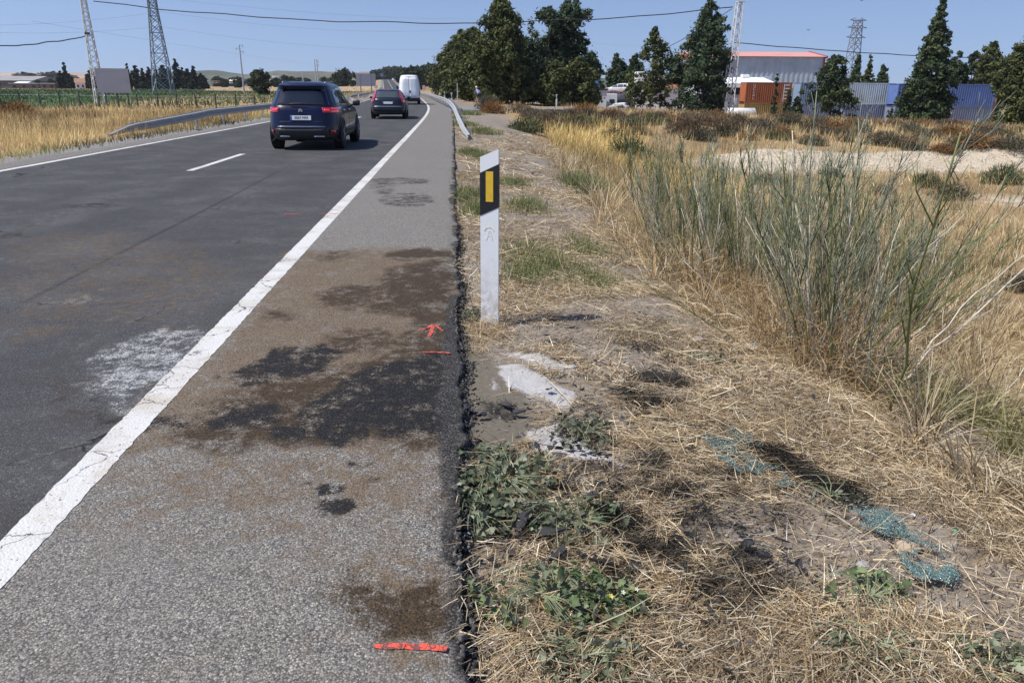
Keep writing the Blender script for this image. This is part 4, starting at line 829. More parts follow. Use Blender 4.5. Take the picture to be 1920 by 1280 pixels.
# far cypresses on the left and groves on the horizon
cyp = [tree_meshes(60+i, 10., env(E_CONE if i % 2 else E_COL, 1.55), 90, 30, .5, [(.014, .022, .013), (.020, .030, .017), (.028, .038, .020)], clr=.6, zb=.02, trunk_r=.15) for i in range(4)]
cl = [(118, 134, 1.1, 'short dark cypress just left of the tall pointed one'), (127, 115, 1.25, 'tall pointed dark cypress by the white farmhouse'), (136, 143, 1.0, 'low dark tree right of the tall pointed cypress'), (166, 140, 1.3, 'dark tree between farmhouse and sign board'), (176, 128, 1.0, 'dark cypress behind the lattice pole'), (244, 117, 1.0, 'first cypress right of the sign board'), (258, 122, 1.2, 'second cypress right of the sign board'), (271, 129, 1.2, 'third cypress right of the sign board'), (283, 127, 1.1, 'fourth cypress, just left of the pylon'),
      (296, 121, 1.1, 'cypress directly behind the left pylon leg'), (310, 121, 1.2, 'cypress behind the middle of the pylon'), (322, 128, 1.1, 'cypress behind the right pylon leg'), (334, 112, 1.15, 'tallest cypress right of the pylon'), (346, 125, 1.2, 'cypress right of the tallest one'), (356, 128, 1.2, 'third cypress right of the pylon'), (367, 125, 1.5, 'broad round-topped dark tree in the cypress row'), (379, 138, 1.2, 'second to last tree of the cypress row'), (387, 144, 1.0, 'last low tree of the cypress row')]
for i, (px, py, w, lb) in enumerate(cl):
    A = 300+(i*37 % 23); p, h = htop(px, py, A); tree(cyp[i % 4], p, i*1.3, (w, w, h/10.), lb, 'cypresses beyond the crop field', 'cypress_tree')
rnd = [tree_meshes(70+i, 8., [(0, 2.2), (.3, 3.6), (.6, 3.6), (.85, 2.4), (1, .4)], 80, 30, .6, [(.035, .050, .022), (.050, .066, .030), (.028, .040, .02)], clr=1.0, zb=.04, trunk_r=.25) for i in range(3)]
far = [(491, 131, 170, 'conical tree left of the white house on the skyline'), (535, 141, 400, 'round tree right of the white house'), (648, 128, 380, 'round tree behind the grey traffic panel'), (632, 136, 400, 'lower tree beside the round one near the traffic panel'), (30, 157, 330, 'round tree behind the grey sheds'), (72, 150, 320, 'tree beside the long grey shed'), (98, 148, 330, 'bushy tree left of the cypresses'), (50, 136, 900, 'lone tree on the far ridge'), (102, 135, 900, 'pair tree on the far ridge')]
for i, (px, py, A, lb) in enumerate(far):
    p, h = htop(px, py, A); w = h/8.*(1.0 if A < 800 else 2.4); tree(rnd[i % 3], p, i, (w, w, h/8.), lb, 'distant trees')
for i in range(22):
    px = 702+i*6.1+random.uniform(-2, 2); A = 330+random.uniform(-60, 130) if px > 745 else 560+random.uniform(-20, 120)
    if 712 < px < 746: A = 700+random.uniform(0, 60)
    py = np.interp(px, [700, 740, 780, 800, 836], [129, 126, 126, 122, 122])+random.uniform(-2, 4); p, h = htop(px, py, A); tree(rnd[i % 3], p, i*.7, (h/8*1.15, h/8*1.15, h/8.), 'round green tree in the grove where the road disappears', 'grove at the end of the road')
for i in range(40):
    px = random.uniform(392, 706); A = random.uniform(360, 520); p, h = htop(px, random.uniform(143, 151), A); tree(rnd[i % 3], p, i, (h/8*1.5, h/8*1.5, h/8.), 'small dark tree in the low hedge line below the hills', 'hedge trees below the hills')
# ================================================================== VEHICLES
def shell(rows, nz, npts, zlo=None, zhi=None, name='body'):
    """car body from plan outlines stacked in height; rows: z, half width, rear y, front y, corner exponent"""
    rows = np.array(rows, float); z0 = rows[0, 0] if zlo is None else zlo; z1 = rows[-1, 0] if zhi is None else zhi
    t = np.linspace(0, 1, nz); zs = np.unique(np.concatenate([z0+(z1-z0)*t, rows[(rows[:, 0] > z0) & (rows[:, 0] < z1), 0]]))
    V = []
    for z in zs:
        w, yr, yf, ex = [np.interp(z, rows[:, 0], rows[:, k]) for k in (1, 2, 3, 4)]
        a = np.linspace(0, 2*math.pi, npts, endpoint=False); c, s = np.cos(a), np.sin(a)
        x = w*np.sign(c)*np.abs(c)**(2/ex); y = (yr+yf)/2+(yf-yr)/2*np.sign(s)*np.abs(s)**(2/ex)
        V.append(np.stack([x, y, np.full(npts, z)], 1))
    V = np.array(V); n = len(zs); bm = bmesh.new(); R_ = [[bm.verts.new(p) for p in ring] for ring in V]
    for a_, b_ in zip(R_, R_[1:]):
        for k in range(npts): bm.faces.new((a_[k], a_[(k+1) % npts], b_[(k+1) % npts], b_[k]))
    bm.faces.new(R_[0][::-1]); bm.faces.new(R_[-1])
    bmesh.ops.recalc_face_normals(bm, faces=bm.faces)
    return bm
def bm_obj(bm, name, mat, parent, sm=True):
    me = bpy.data.meshes.new(name); bm.to_mesh(me); bm.free()
    if sm: me.polygons.foreach_set('use_smooth', np.ones(len(me.polygons), bool))
    return link(name, me, parent, mat)
def patch(name, bvh, quad, view, mat, parent, off=.006, n=10, m=6, rim=None):
    """a panel (window, lamp ...) laid on the body: corners given as seen from the rear (x,z), left/right side (y,z) or front"""
    q = [Vector(p) for p in quad]; bm = bmesh.new(); rows = []
    for i in range(n+1):
        r = []
        for j in range(m+1):
            s, t = i/n, j/m; p = (q[0].lerp(q[1], s)).lerp(q[3].lerp(q[2], s), t)
            if view == 'rear': o, d = Vector((p.x, -3, p.y)), Vector((0, 1, 0))
            elif view == 'front': o, d = Vector((p.x, 12, p.y)), Vector((0, -1, 0))
            elif view == 'right': o, d = Vector((3, p.x, p.y)), Vector((-1, 0, 0))
            elif view == 'left': o, d = Vector((-3, p.x, p.y)), Vector((1, 0, 0))
            else: o, d = Vector((p.x, p.y, 5)), Vector((0, 0, -1))
            h = bvh.ray_cast(o, d)
            co = h[0]+h[1]*off if h[0] is not None else (o+d*3)
            r.append(bm.verts.new(co))
        rows.append(r)
    for a, b in zip(rows, rows[1:]):
        for j in range(m): bm.faces.new((a[j], b[j], b[j+1], a[j+1]))
    bmesh.ops.recalc_face_normals(bm, faces=bm.faces)
    # give the panel an edge
    ed = [e for e in bm.edges if e.is_boundary]; g = bmesh.ops.extrude_edge_only(bm, edges=ed)
    inward = {'rear': Vector((0, off*1.6, 0)), 'front': Vector((0, -off*1.6, 0)), 'right': Vector((-off*1.6, 0, 0)), 'left': Vector((off*1.6, 0, 0)), 'top': Vector((0, 0, -off*1.6))}[view]
    for v in [x for x in g['geom'] if isinstance(x, bmesh.types.BMVert)]: v.co += inward
    return bm_obj(bm, name, mat, parent, True)
tyre_m = M('tyre_rubber', (.018, .018, .019), .85, var=.2, scale=12); rim_m = M('alloy_rim', (.35, .35, .37), .35, .9, var=.1); plast = M('black_plastic', (.02, .02, .022), .55, var=.2, scale=5)
glass_d = M('tinted_glass', (.006, .007, .010), .04, 0, var=.1, spec=.8, coat=.5); glass_c = M('car_glass', (.05, .065, .07), .05, 0, var=.1, spec=.8, coat=.5)
lamp_r = M('tail_lamp_red', (.42, .006, .012), .12, 0, var=.15, spec=.7, coat=1.0); lamp_rb = M('tail_lamp_bright', (.75, .02, .03), .15, 0, var=.1, spec=.7, coat=1.0, emit=((1., .03, .04), .35)); chrome = M('chrome', (.75, .75, .76), .12, 1.0, var=.03)
plate_m = M('plate_white', (.72, .72, .74), .4, var=.04); plate_b = M('plate_blue', (.03, .10, .45), .4, var=.05); ink = M('plate_ink', (.015, .015, .018), .5)
def wheel(parent, x, y, r, w, side, n=28):
    bm = bmesh.new(); prof = [(r*.60, -.5), (r*.86, -.5), (r*.96, -.46), (r, -.34), (r, .34), (r*.96, .46), (r*.86, .5), (r*.60, .5)]
    rings = []
    for k in range(n):
        a = 2*math.pi*k/n; rings.append([bm.verts.new((t*w, math.cos(a)*q, math.sin(a)*q)) for q, t in prof])
    for k in range(n):
        a, b = rings[k], rings[(k+1) % n]
        for j in range(len(prof)-1): bm.faces.new((a[j], b[j], b[j+1], a[j+1]))
    bmesh.ops.recalc_face_normals(bm, faces=bm.faces)
    wh = empty('wheel', (x, y, r)); wh.parent = parent
    bm_obj(bm, 'tyre', tyre_m, wh)
    mb = MB(); mb.tube([(side*w*.10, 0, 0), (side*w*.36, 0, 0)], [r*.62, r*.62], n)
    for k in range(5):
        a = k*1.2566; mb.bar((side*w*.40, 0, 0), (side*w*.40, math.cos(a)*r*.58, math.sin(a)*r*.58), .07, .03)
    mb.build('rim', rim_m, wh)
    return wh
def text_mesh(s, size, name):
    c = bpy.data.curves.new(name, 'FONT'); c.body = s; c.size = size; c.align_x = 'CENTER'; c.align_y = 'CENTER'; c.extrude = .001
    o = bpy.data.objects.new(name, c); COL.objects.link(o); bpy.context.view_layer.update()
    me = bpy.data.meshes.new_from_object(o.evaluated_get(bpy.context.evaluated_depsgraph_get())); bpy.data.objects.remove(o); me.name = name; return me
def plate(parent, y, z, w, h, s, tilt=.12):
    p = MB().box((0, 0, 0), (w, .012, h), None, .003).build('number_plate', plate_m, parent); p.location = (0, y, z); p.rotation_euler = (-tilt, 0, 0)
    MB().box((-w/2+.022, -.0075, 0), (.042, .003, h*.94)).build('country_band', plate_b, p)
    if not s: return
    t = link('plate_lettering', text_mesh(s, h*.86, 'plate_lettering'), p, ink); t.rotation_euler = (math.pi/2, 0, 0); t.location = (.022, -.0085, 0); t.scale = (.88*w/(h*.62*len(s))*1.02, 1, 1)
def arch(parent, bvh, y, r, side):
    """wheel arch lip and the dark opening behind the wheel"""
    bm = bmesh.new(); n = 20
    for r0, r1, nm in ((r*1.0, r*1.16, 'lip'),):
        A_ = []
        for k in range(n+1):
            a = math.pi*(-.12+1.24*k/n); row = []
            for q in (r0, r1):
                h = bvh.ray_cast(Vector((side*3, y+math.cos(a)*q, .36+math.sin(a)*q)), Vector((-side, 0, 0))); x = h[0].x if h[0] is not None else side*.86
                row.append(bm.verts.new((x+side*.018, y+math.cos(a)*q, .36+math.sin(a)*q)))
            A_.append(row)
        for a, b in zip(A_, A_[1:]): bm.faces.new((a[0], a[1], b[1], b[0]))
        ed = [e for e in bm.edges if e.is_boundary]; g = bmesh.ops.extrude_edge_only(bm, edges=ed)
        for v in [x for x in g['geom'] if isinstance(x, bmesh.types.BMVert)]: v.co.x -= side*.05
    bmesh.ops.recalc_face_normals(bm, faces=bm.faces); bm_obj(bm, 'wheel_arch', plast, parent)
    mb = MB(); mb.tube([(side*.70, y, .36), (side*.905, y, .36)], [r, r], 28); mb.build('wheel_well', M('wheel_well_dark', (.006, .006, .006), .95), parent)
def car_paint(name, col, flake=.0):
    return M(name, col, .30, 0., var=.05, scale=2, spec=.25, coat=.30)

# --- dark blue SUV, nearest
g = G(568, 283, 0.0)
suv = empty('passing_car', (g[0], g[1], .004), R(-1.0), 'dark blue SUV with red tail lamps driving away, nearest of the cars', 'car')
blue = car_paint('navy_paint', (.003, .006, .034), 1)
rows = [(.24, .78, .16, 4.28, 5), (.32, .87, .05, 4.42, 5), (.50, .905, .0, 4.50, 5.5), (.62, .915, .01, 4.50, 5.5), (.70, .918, .035, 4.47, 5.5), (.86, .918, .05, 4.40, 5.2), (.98, .905, .07, 4.20, 5), (1.04, .885, .10, 3.85, 5), (1.09, .86, .135, 3.42, 5), (1.3, .765, .26, 3.0, 5), (1.48, .70, .36, 2.66, 5), (1.545, .675, .34, 2.5, 5), (1.60, .64, .37, 2.32, 4.5), (1.645, .56, .50, 2.1, 4), (1.67, .38, .85, 1.8, 3.2), (1.675, .15, 1.15, 1.5, 2.5)]
full = shell(rows, 40, 72); bvh = BVHTree.FromBMesh(full); full.free()
bm_obj(shell(rows, 34, 72, .44), 'body', blue, suv); bm_obj(shell(rows, 8, 72, .24, .44), 'lower_cladding', plast, suv)
rw = patch('rear_window', bvh, [(-.70, 1.10), (.70, 1.10), (.575, 1.49), (-.575, 1.49)], 'rear', glass_d, suv)
wp = MB(); wp.tube([(-.25, 0, 0), (.0, -.012, .016), (.20, -.010, .008)], [.014, .011, .006], 6); o = wp.build('wiper', plast, rw); o.location = (-.02, .105, 1.135)
sp = MB().box((0, .33, 1.565), (1.16, .12, .028), None, .01).build('spoiler', blue, suv)
for s, sd in ((-1, 'left'), (1, 'right')):
    patch('side_window', bvh, [(.55, 1.10), (1.12, 1.10), (1.12, 1.50), (.72, 1.45)], sd, glass_d, suv)
    patch('side_window', bvh, [(1.17, 1.09), (2.02, 1.08), (2.0, 1.53), (1.17, 1.51)], sd, glass_c, suv)
    patch('side_window', bvh, [(2.08, 1.08), (3.02, 1.09), (2.58, 1.46), (2.06, 1.53)], sd, glass_c, suv)
    patch('door_seam', bvh, [(1.135, .50), (1.145, .50), (1.145, 1.06), (1.135, 1.06)], sd, plast, suv, .003, 1, 6); patch('door_seam', bvh, [(2.045, .50), (2.055, .50), (2.055, 1.06), (2.045, 1.06)], sd, plast, suv, .003, 1, 6)
    patch('door_handle', bvh, [(1.2, .955), (1.40, .955), (1.40, .985), (1.2, .985)], sd, chrome, suv, .02, 2, 2); patch('door_handle', bvh, [(2.1, .95), (2.30, .95), (2.30, .98), (2.1, .98)], sd, chrome, suv, .02, 2, 2)
    x0 = s
    tl = patch('tail_lamp', bvh, [(s*.56, .925), (s*.885, .915), (s*.875, 1.05), (s*.52, 1.04)], 'rear', lamp_r, suv, .012)
    patch('lamp_module', bvh, [(s*.58, .965), (s*.70, .965), (s*.70, 1.01), (s*.57, 1.01)], 'rear', lamp_rb, tl, .020, 4, 3); patch('lamp_module', bvh, [(s*.735, 1.005), (s*.85, 1.005), (s*.85, 1.035), (s*.735, 1.035)], 'rear', lamp_rb, tl, .020, 4, 2); patch('lamp_module', bvh, [(s*.735, .935), (s*.86, .935), (s*.86, .968), (s*.735, .968)], 'rear', lamp_rb, tl, .020, 4, 2)
    patch('tail_lamp', bvh, [(.10, .93), (.30, .95), (.34, 1.03), (.16, 1.045)], sd, lamp_r, suv, .010)
    patch('reflector', bvh, [(s*.70, .40), (s*.80, .40), (s*.80, .50), (s*.71, .50)], 'rear', lamp_r, suv, .012, 3, 3)
    patch('exhaust_trim', bvh, [(s*.30, .335), (s*.56, .335), (s*.55, .365), (s*.31, .365)], 'rear', chrome, suv, .015, 4, 2)
    mb = MB(); mb.box((s*1.03, 2.78, 1.12), (.20, .16, .15), None, .04); mb.bar((s*.86, 2.80, 1.06), (s*.98, 2.78, 1.09), .05); mb.build('mirror', plast, suv, True)
    mb = MB(); mb.tube([(s*.54, .75, 1.635), (s*.54, .85, 1.672), (s*.53, 2.0, 1.675), (s*.52, 2.1, 1.64)], .014, 6); mb.build('roof_rail', M('satin_metal', (.30, .30, .32), .35, .8), suv, True)
    for y in (.88, 3.61): arch(suv, bvh, y, .375, s); wheel(suv, s*.815, y, .36, .235, s)
    patch('side_trim', bvh, [(1.30, .42), (3.1, .42), (3.1, .50), (1.30, .50)], sd, plast, suv, .014, 8, 2)
patch('hatch_seam', bvh, [(-.62, .70), (.62, .70), (.62, .715), (-.62, .715)], 'rear', plast, suv, .003, 10, 1)
patch('bumper_trim', bvh, [(-.60, .565), (.60, .565), (.58, .60), (-.58, .60)], 'rear', M('satin_silver', (.16, .17, .20), .35, .6), suv, .018, 12, 2)
patch('rear_bumper', bvh, [(-.66, .28), (.66, .28), (.66, .545), (-.66, .545)], 'rear', plast, suv, .010, 12, 4)
plate(suv, -.012+.045, .80, .52, .11, '0067 MRR')
em = MB()
for dz in (.0, .035): em.prism([(-.05, 0, dz-.02), (0, 0, dz+.02), (.05, 0, dz-.02), (.05, 0, dz-.005), (0, 0, dz+.035), (-.05, 0, dz-.005)], (0, -.012, 0))
o = em.build('emblem', chrome, suv); o.location = (0, .062, .955)
mb = MB(); mb.box((0, .075, .89), (.28, .01, .018)); mb.build('badge_lettering', chrome, suv)
mb = MB(); mb.tube([(0, 1.0, 1.66), (0, .92, 1.70)], [.03, .008], 6); mb.build('antenna', blue, suv)

# --- dark grey estate car
def estate(loc, rz, label, paint, scrap=False, group=None, name='passing_car', detail=True):
    root = empty(name, loc, rz, label, 'car', group)
    rows = [(.22, .76, .20, 4.35, 5), (.30, .86, .07, 4.50, 5), (.46, .90, .0, 4.60, 5.5), (.60, .915, .02, 4.60, 5.5), (.74, .92, .06, 4.50, 5.2), (.88, .905, .09, 4.20, 5), (.95, .885, .12, 3.7, 5), (.99, .86, .15, 3.35, 5), (1.2, .74, .36, 2.85, 5), (1.36, .655, .52, 2.45, 5), (1.42, .60, .60, 2.25, 4), (1.465, .45, .95, 1.95, 3.2), (1.475, .18, 1.2, 1.5, 2.5)]
    fl_ = shell(rows, 30, 56); b_ = BVHTree.FromBMesh(fl_); fl_.free(); bm_obj(shell(rows, 28, 56), 'body', paint, root)
    patch('rear_window', b_, [(-.62, 1.03), (.62, 1.03), (.52, 1.34), (-.52, 1.34)], 'rear', glass_c, root)
    patch('windscreen', b_, [(-.64, 1.03), (.64, 1.03), (.52, 1.36), (-.52, 1.36)], 'front', glass_c, root)
    for s, sd in ((-1, 'left'), (1, 'right')):
        patch('side_window', b_, [(.62, 1.02), (1.2, 1.0), (1.2, 1.36), (.85, 1.33)], sd, glass_d, root); patch('side_window', b_, [(1.25, 1.0), (2.05, 1.0), (2.03, 1.38), (1.25, 1.37)], sd, glass_c, root); patch('side_window', b_, [(2.1, 1.0), (3.0, 1.01), (2.45, 1.35), (2.1, 1.38)], sd, glass_c, root)
        for y in (.92, 3.66): wheel(root, s*.80, y, .325, .22, s, 20)
        if detail:
            tl = patch('tail_lamp', b_, [(s*.70, .82), (s*.875, .82), (s*.86, 1.0), (s*.70, 1.0)], 'rear', lamp_r, root, .014, 5, 5); patch('lamp_module', b_, [(s*.74, .84), (s*.83, .84), (s*.82, .90), (s*.74, .90)], 'rear', lamp_rb, tl, .022, 3, 3)
            patch('tail_lamp', b_, [(s*.63, 1.0), (s*.80, 1.0), (s*.64, 1.36), (s*.56, 1.36)], 'rear', lamp_r, root, .014, 4, 8)
            for y in (.92, 3.66): arch(root, b_, y, .34, s)
            mb = MB(); mb.box((s*1.0, 2.72, 1.02), (.18, .13, .13), None, .035); mb.bar((s*.84, 2.72, .98), (s*.95, 2.72, 1.0), .045); mb.build('mirror', paint, root, True)
    if detail:
        patch('bumper_trim', b_, [(-.72, .60), (.72, .60), (.66, .635), (-.66, .635)], 'rear', M('satin_silver2', (.25, .26, .28), .4, .5), root, .016, 12, 2); patch('rear_bumper', b_, [(-.66, .24), (.66, .24), (.66, .36), (-.66, .36)], 'rear', plast, root, .01, 10, 3)
        patch('brake_light', b_, [(-.2, 1.375), (.2, 1.375), (.2, 1.395), (-.2, 1.395)], 'rear', lamp_r, root, .012, 6, 2)
        plate(root, .055, .80, .50, .11, '', .1)
        mb = MB(); mb.tube([(.16, .06, .84), (.30, .075, .86)], .012, 6); mb.build('hatch_handle', chrome, root)
    return root
g = G(728, 224, 0.0); estate((g[0], g[1], .004), R(1.5), 'dark slate estate car with upright red tail lamps behind the van', car_paint('slate_paint', (.014, .017, .026), 1))
# --- white van
g = G(769, 196.5, 0.0)
van = empty('delivery_van', (g[0], g[1], roadz(g[1])+.004), R(3.5), 'tall plain white delivery van driving away ahead of the cars', 'van')
vp = M('van_white', (.78, .79, .80), .35, 0, var=.03, coat=.6)
vr = [(.30, .90, .06, 5.7, 7), (.45, .99, .0, 5.85, 7), (.7, 1.02, .0, 5.9, 7), (1.1, 1.03, .0, 5.8, 7), (1.35, 1.02, .02, 5.2, 6), (1.6, 1.0, .04, 4.95, 6), (2.1, .94, .07, 4.6, 6), (2.4, .88, .10, 4.3, 5), (2.6, .80, .16, 3.9, 4.5), (2.66, .66, .35, 3.6, 4), (2.68, .4, .8, 3.2, 3)]
fl_ = shell(vr, 30, 60); vb = BVHTree.FromBMesh(fl_); fl_.free(); bm_obj(shell(vr, 30, 60, .62), 'body', vp, van); bm_obj(shell(vr, 6, 60, .30, .62), 'rear_bumper', plast, van)
for s, sd in ((-1, 'left'), (1, 'right')):
    patch('rear_door', vb, [(s*.012, .70), (s*.84, .70), (s*.72, 2.42), (s*.012, 2.42)], 'rear', vp, van, .012, 8, 12)
    patch('tail_lamp', vb, [(s*.90, .80), (s*.99, .80), (s*.97, 1.25), (s*.90, 1.25)], 'rear', lamp_r, van, .012, 3, 6)
    patch('side_window', vb, [(4.0, 1.35), (4.85, 1.35), (4.55, 1.95), (4.0, 1.95)], sd, glass_d, van)
    for y in (1.05, 4.85): wheel(van, s*.88, y, .34, .22, s, 20)
    mb = MB(); mb.box((s*1.2, 4.7, 1.5), (.2, .14, .36), None, .04); mb.bar((s*1.0, 4.72, 1.4), (s*1.15, 4.7, 1.42), .05); mb.build('mirror', plast, van, True)
patch('door_handle', vb, [(-.02, 1.08), (.10, 1.08), (.10, 1.30), (-.02, 1.26)], 'rear', plast, van, .03, 3, 3)
patch('brake_light', vb, [(-.14, 2.46), (.14, 2.46), (.14, 2.49), (-.14, 2.49)], 'rear', lamp_r, van, .015, 3, 2)
g = at(737.5, 520); estate((g.x, g.y, float(roadz(g.y))+.01), R(5.0), 'tiny white car far off on the rising road', car_paint('white_paint', (.75, .75, .76)), detail=False)

# ================================================================== ROAD FURNITURE
galv = M('galvanised_steel', (.33, .335, .335), .6, .15, var=.12, scale=3, dirt=((.30, .28, .25), 4., .58)); galv_d = M('galvanised_post', (.44, .445, .45), .6, .15, var=.15, scale=4)
PROF = [(0, 0), (.012, -.022), (.072, -.052), (.078, -.075), (.072, -.100), (.020, -.134), (.018, -.156), (.020, -.178), (.072, -.212), (.078, -.237), (.072, -.260), (.012, -.290), (0, -.312)]
def guardrail(path, side, label, post_step=4.0, cap=False):
    """path: list of (u, Y, z of the top edge); side -1: the beam's face looks towards -x"""
    u, y, z = [np.array(c, float) for c in zip(*path)]; s = np.concatenate([[0], np.cumsum(np.hypot(np.diff(y), np.diff(u)))]); n = max(int(s[-1]/.5), 12); t = np.linspace(0, s[-1], n)
    U = np.interp(t, s, u); Y = np.interp(t, s, y); Z = np.interp(t, s, z); X = U+shift(Y); Z = Z+roadz(Y); root = empty('guardrail', (X[0], Y[0], Hs(X[0], Y[0])), 0, label, 'guardrail')
    bm = bmesh.new(); o0 = Vector(root.location); rows = []
    for i in range(n):
        squash = np.clip((Z[i]-roadz(Y[i])+.12)/.45, .35, 1); rows.append(([bm.verts.new(Vector((X[i]+side*d, Y[i], Z[i]+h*squash))-o0) for d, h in PROF], [bm.verts.new(Vector((X[i]+side*(d-.006), Y[i], Z[i]+h*squash))-o0) for d, h in PROF]))
    for (a, a2), (b, b2) in zip(rows, rows[1:]):
        for k in range(len(PROF)-1): bm.faces.new((a[k], b[k], b[k+1], a[k+1])); bm.faces.new((a2[k], a2[k+1], b2[k+1], b2[k]))
        bm.faces.new((a[0], a2[0], b2[0], b[0])); bm.faces.new((a[-1], b[-1], b2[-1], a2[-1]))
    for a, a2 in (rows[0], rows[-1]):
        for k in range(len(PROF)-1): bm.faces.new((a[k], a[k+1], a2[k+1], a2[k]))
    bmesh.ops.recalc_face_normals(bm, faces=bm.faces); bm_obj(bm, 'beam', galv, root, False)
    for p in np.arange(2.0, s[-1]-.2, post_step):
        x, yy, zt = np.interp(p, t, X), np.interp(p, t, Y), np.interp(p, t, Z); zb = Hs(x-side*.10, yy)
        if zt-zb < .18: continue
        mb = MB(); h = zt-zb+.03; c = Vector((x-side*.125, yy, zb+h/2-.03))-o0
        mb.box(c, (.010, .12, h)); mb.box(c+Vector((-side*.03, .057, 0)), (.06, .006, h)); mb.box(c+Vector((-side*.03, -.057, 0)), (.06, .006, h)); mb.build('post', galv_d, root)
        MB().box(Vector((x-side*.06, yy, zt-.157))-o0, (.115, .09, .16)).build('spacer', galv_d, root)
    return root
tip = G(879, 263)
guardrail([(tip[0]+.03, tip[1], .10), (tip[0]-.10, tip[1]+2.5, .24), (.20, tip[1]+7, .52), (.10, 37, .70), (.0, 46, .72), (-.1, 60, .72), (-.2, 90, .72), (-.25, 150, .72), (-.25, 230, .72)], -1, 'pale steel guardrail on the right, its end ramping down to the verge')
tl_ = G(207, 258)
guardrail([(tl_[0]-.05, tl_[1], .02), (tl_[0], tl_[1]+1.8, .28), (-10.15, tl_[1]+4.6, .58), (-10.1, tl_[1]+6.5, .66), (-10.05, 40, .68), (-10.05, 60, .68)], 1, 'grey guardrail across the road, ramping down into dry grass', 3.6)
g = G(683, 192); guardrail([(g[0]-float(shift(g[1])), g[1], .02), (-10.1, g[1]+5, .55), (-10.05, g[1]+9, .70), (-10.0, g[1]+100, .70)], 1, 'second guardrail across the road starting behind the estate car')

# --- the white delineator post
post_w = bpy.data.materials.new('post_white'); post_w.use_nodes = True
nd, lk, b = post_w.node_tree.nodes, post_w.node_tree.links, post_w.node_tree.nodes['Principled BSDF']
tc = nd.new('ShaderNodeTexCoord').outputs['Object']; sp_ = nd.new('ShaderNodeSeparateXYZ'); lk.new(tc, sp_.inputs[0])
n1 = noise_node(nd, lk, tc, 18, 6, .7, .5); n2 = noise_node(nd, lk, tc, 3, 4, .6)
spl = math_n(nd, lk, 'MULTIPLY', maprange(nd, lk, sp_.outputs['Z'], .62, -.05), maprange(nd, lk, n1, .36, .66)); spk = maprange(nd, lk, n1, .66, .70)
c = mixc(nd, lk, math_n(nd, lk, 'MULTIPLY', n2, .22), (.80, .81, .82), (.68, .68, .66)); c = mixc(nd, lk, spl, c, (.42, .37, .30)); c = mixc(nd, lk, math_n(nd, lk, 'MULTIPLY', spk, .5), c, (.25, .24, .22))
lk.new(c, b.inputs['Base Color']); b.inputs['Roughness'].default_value = .45; MATS['post_white'] = post_w
black_band = M('band_black', (.012, .012, .014), .45, var=.3, scale=30, dirt=((.16, .15, .14), 42., .70)); refl_y = M('reflector_yellow', (.70, .46, .035), .35, var=.10, scale=30, dirt=((.45, .32, .06), 60., .68))
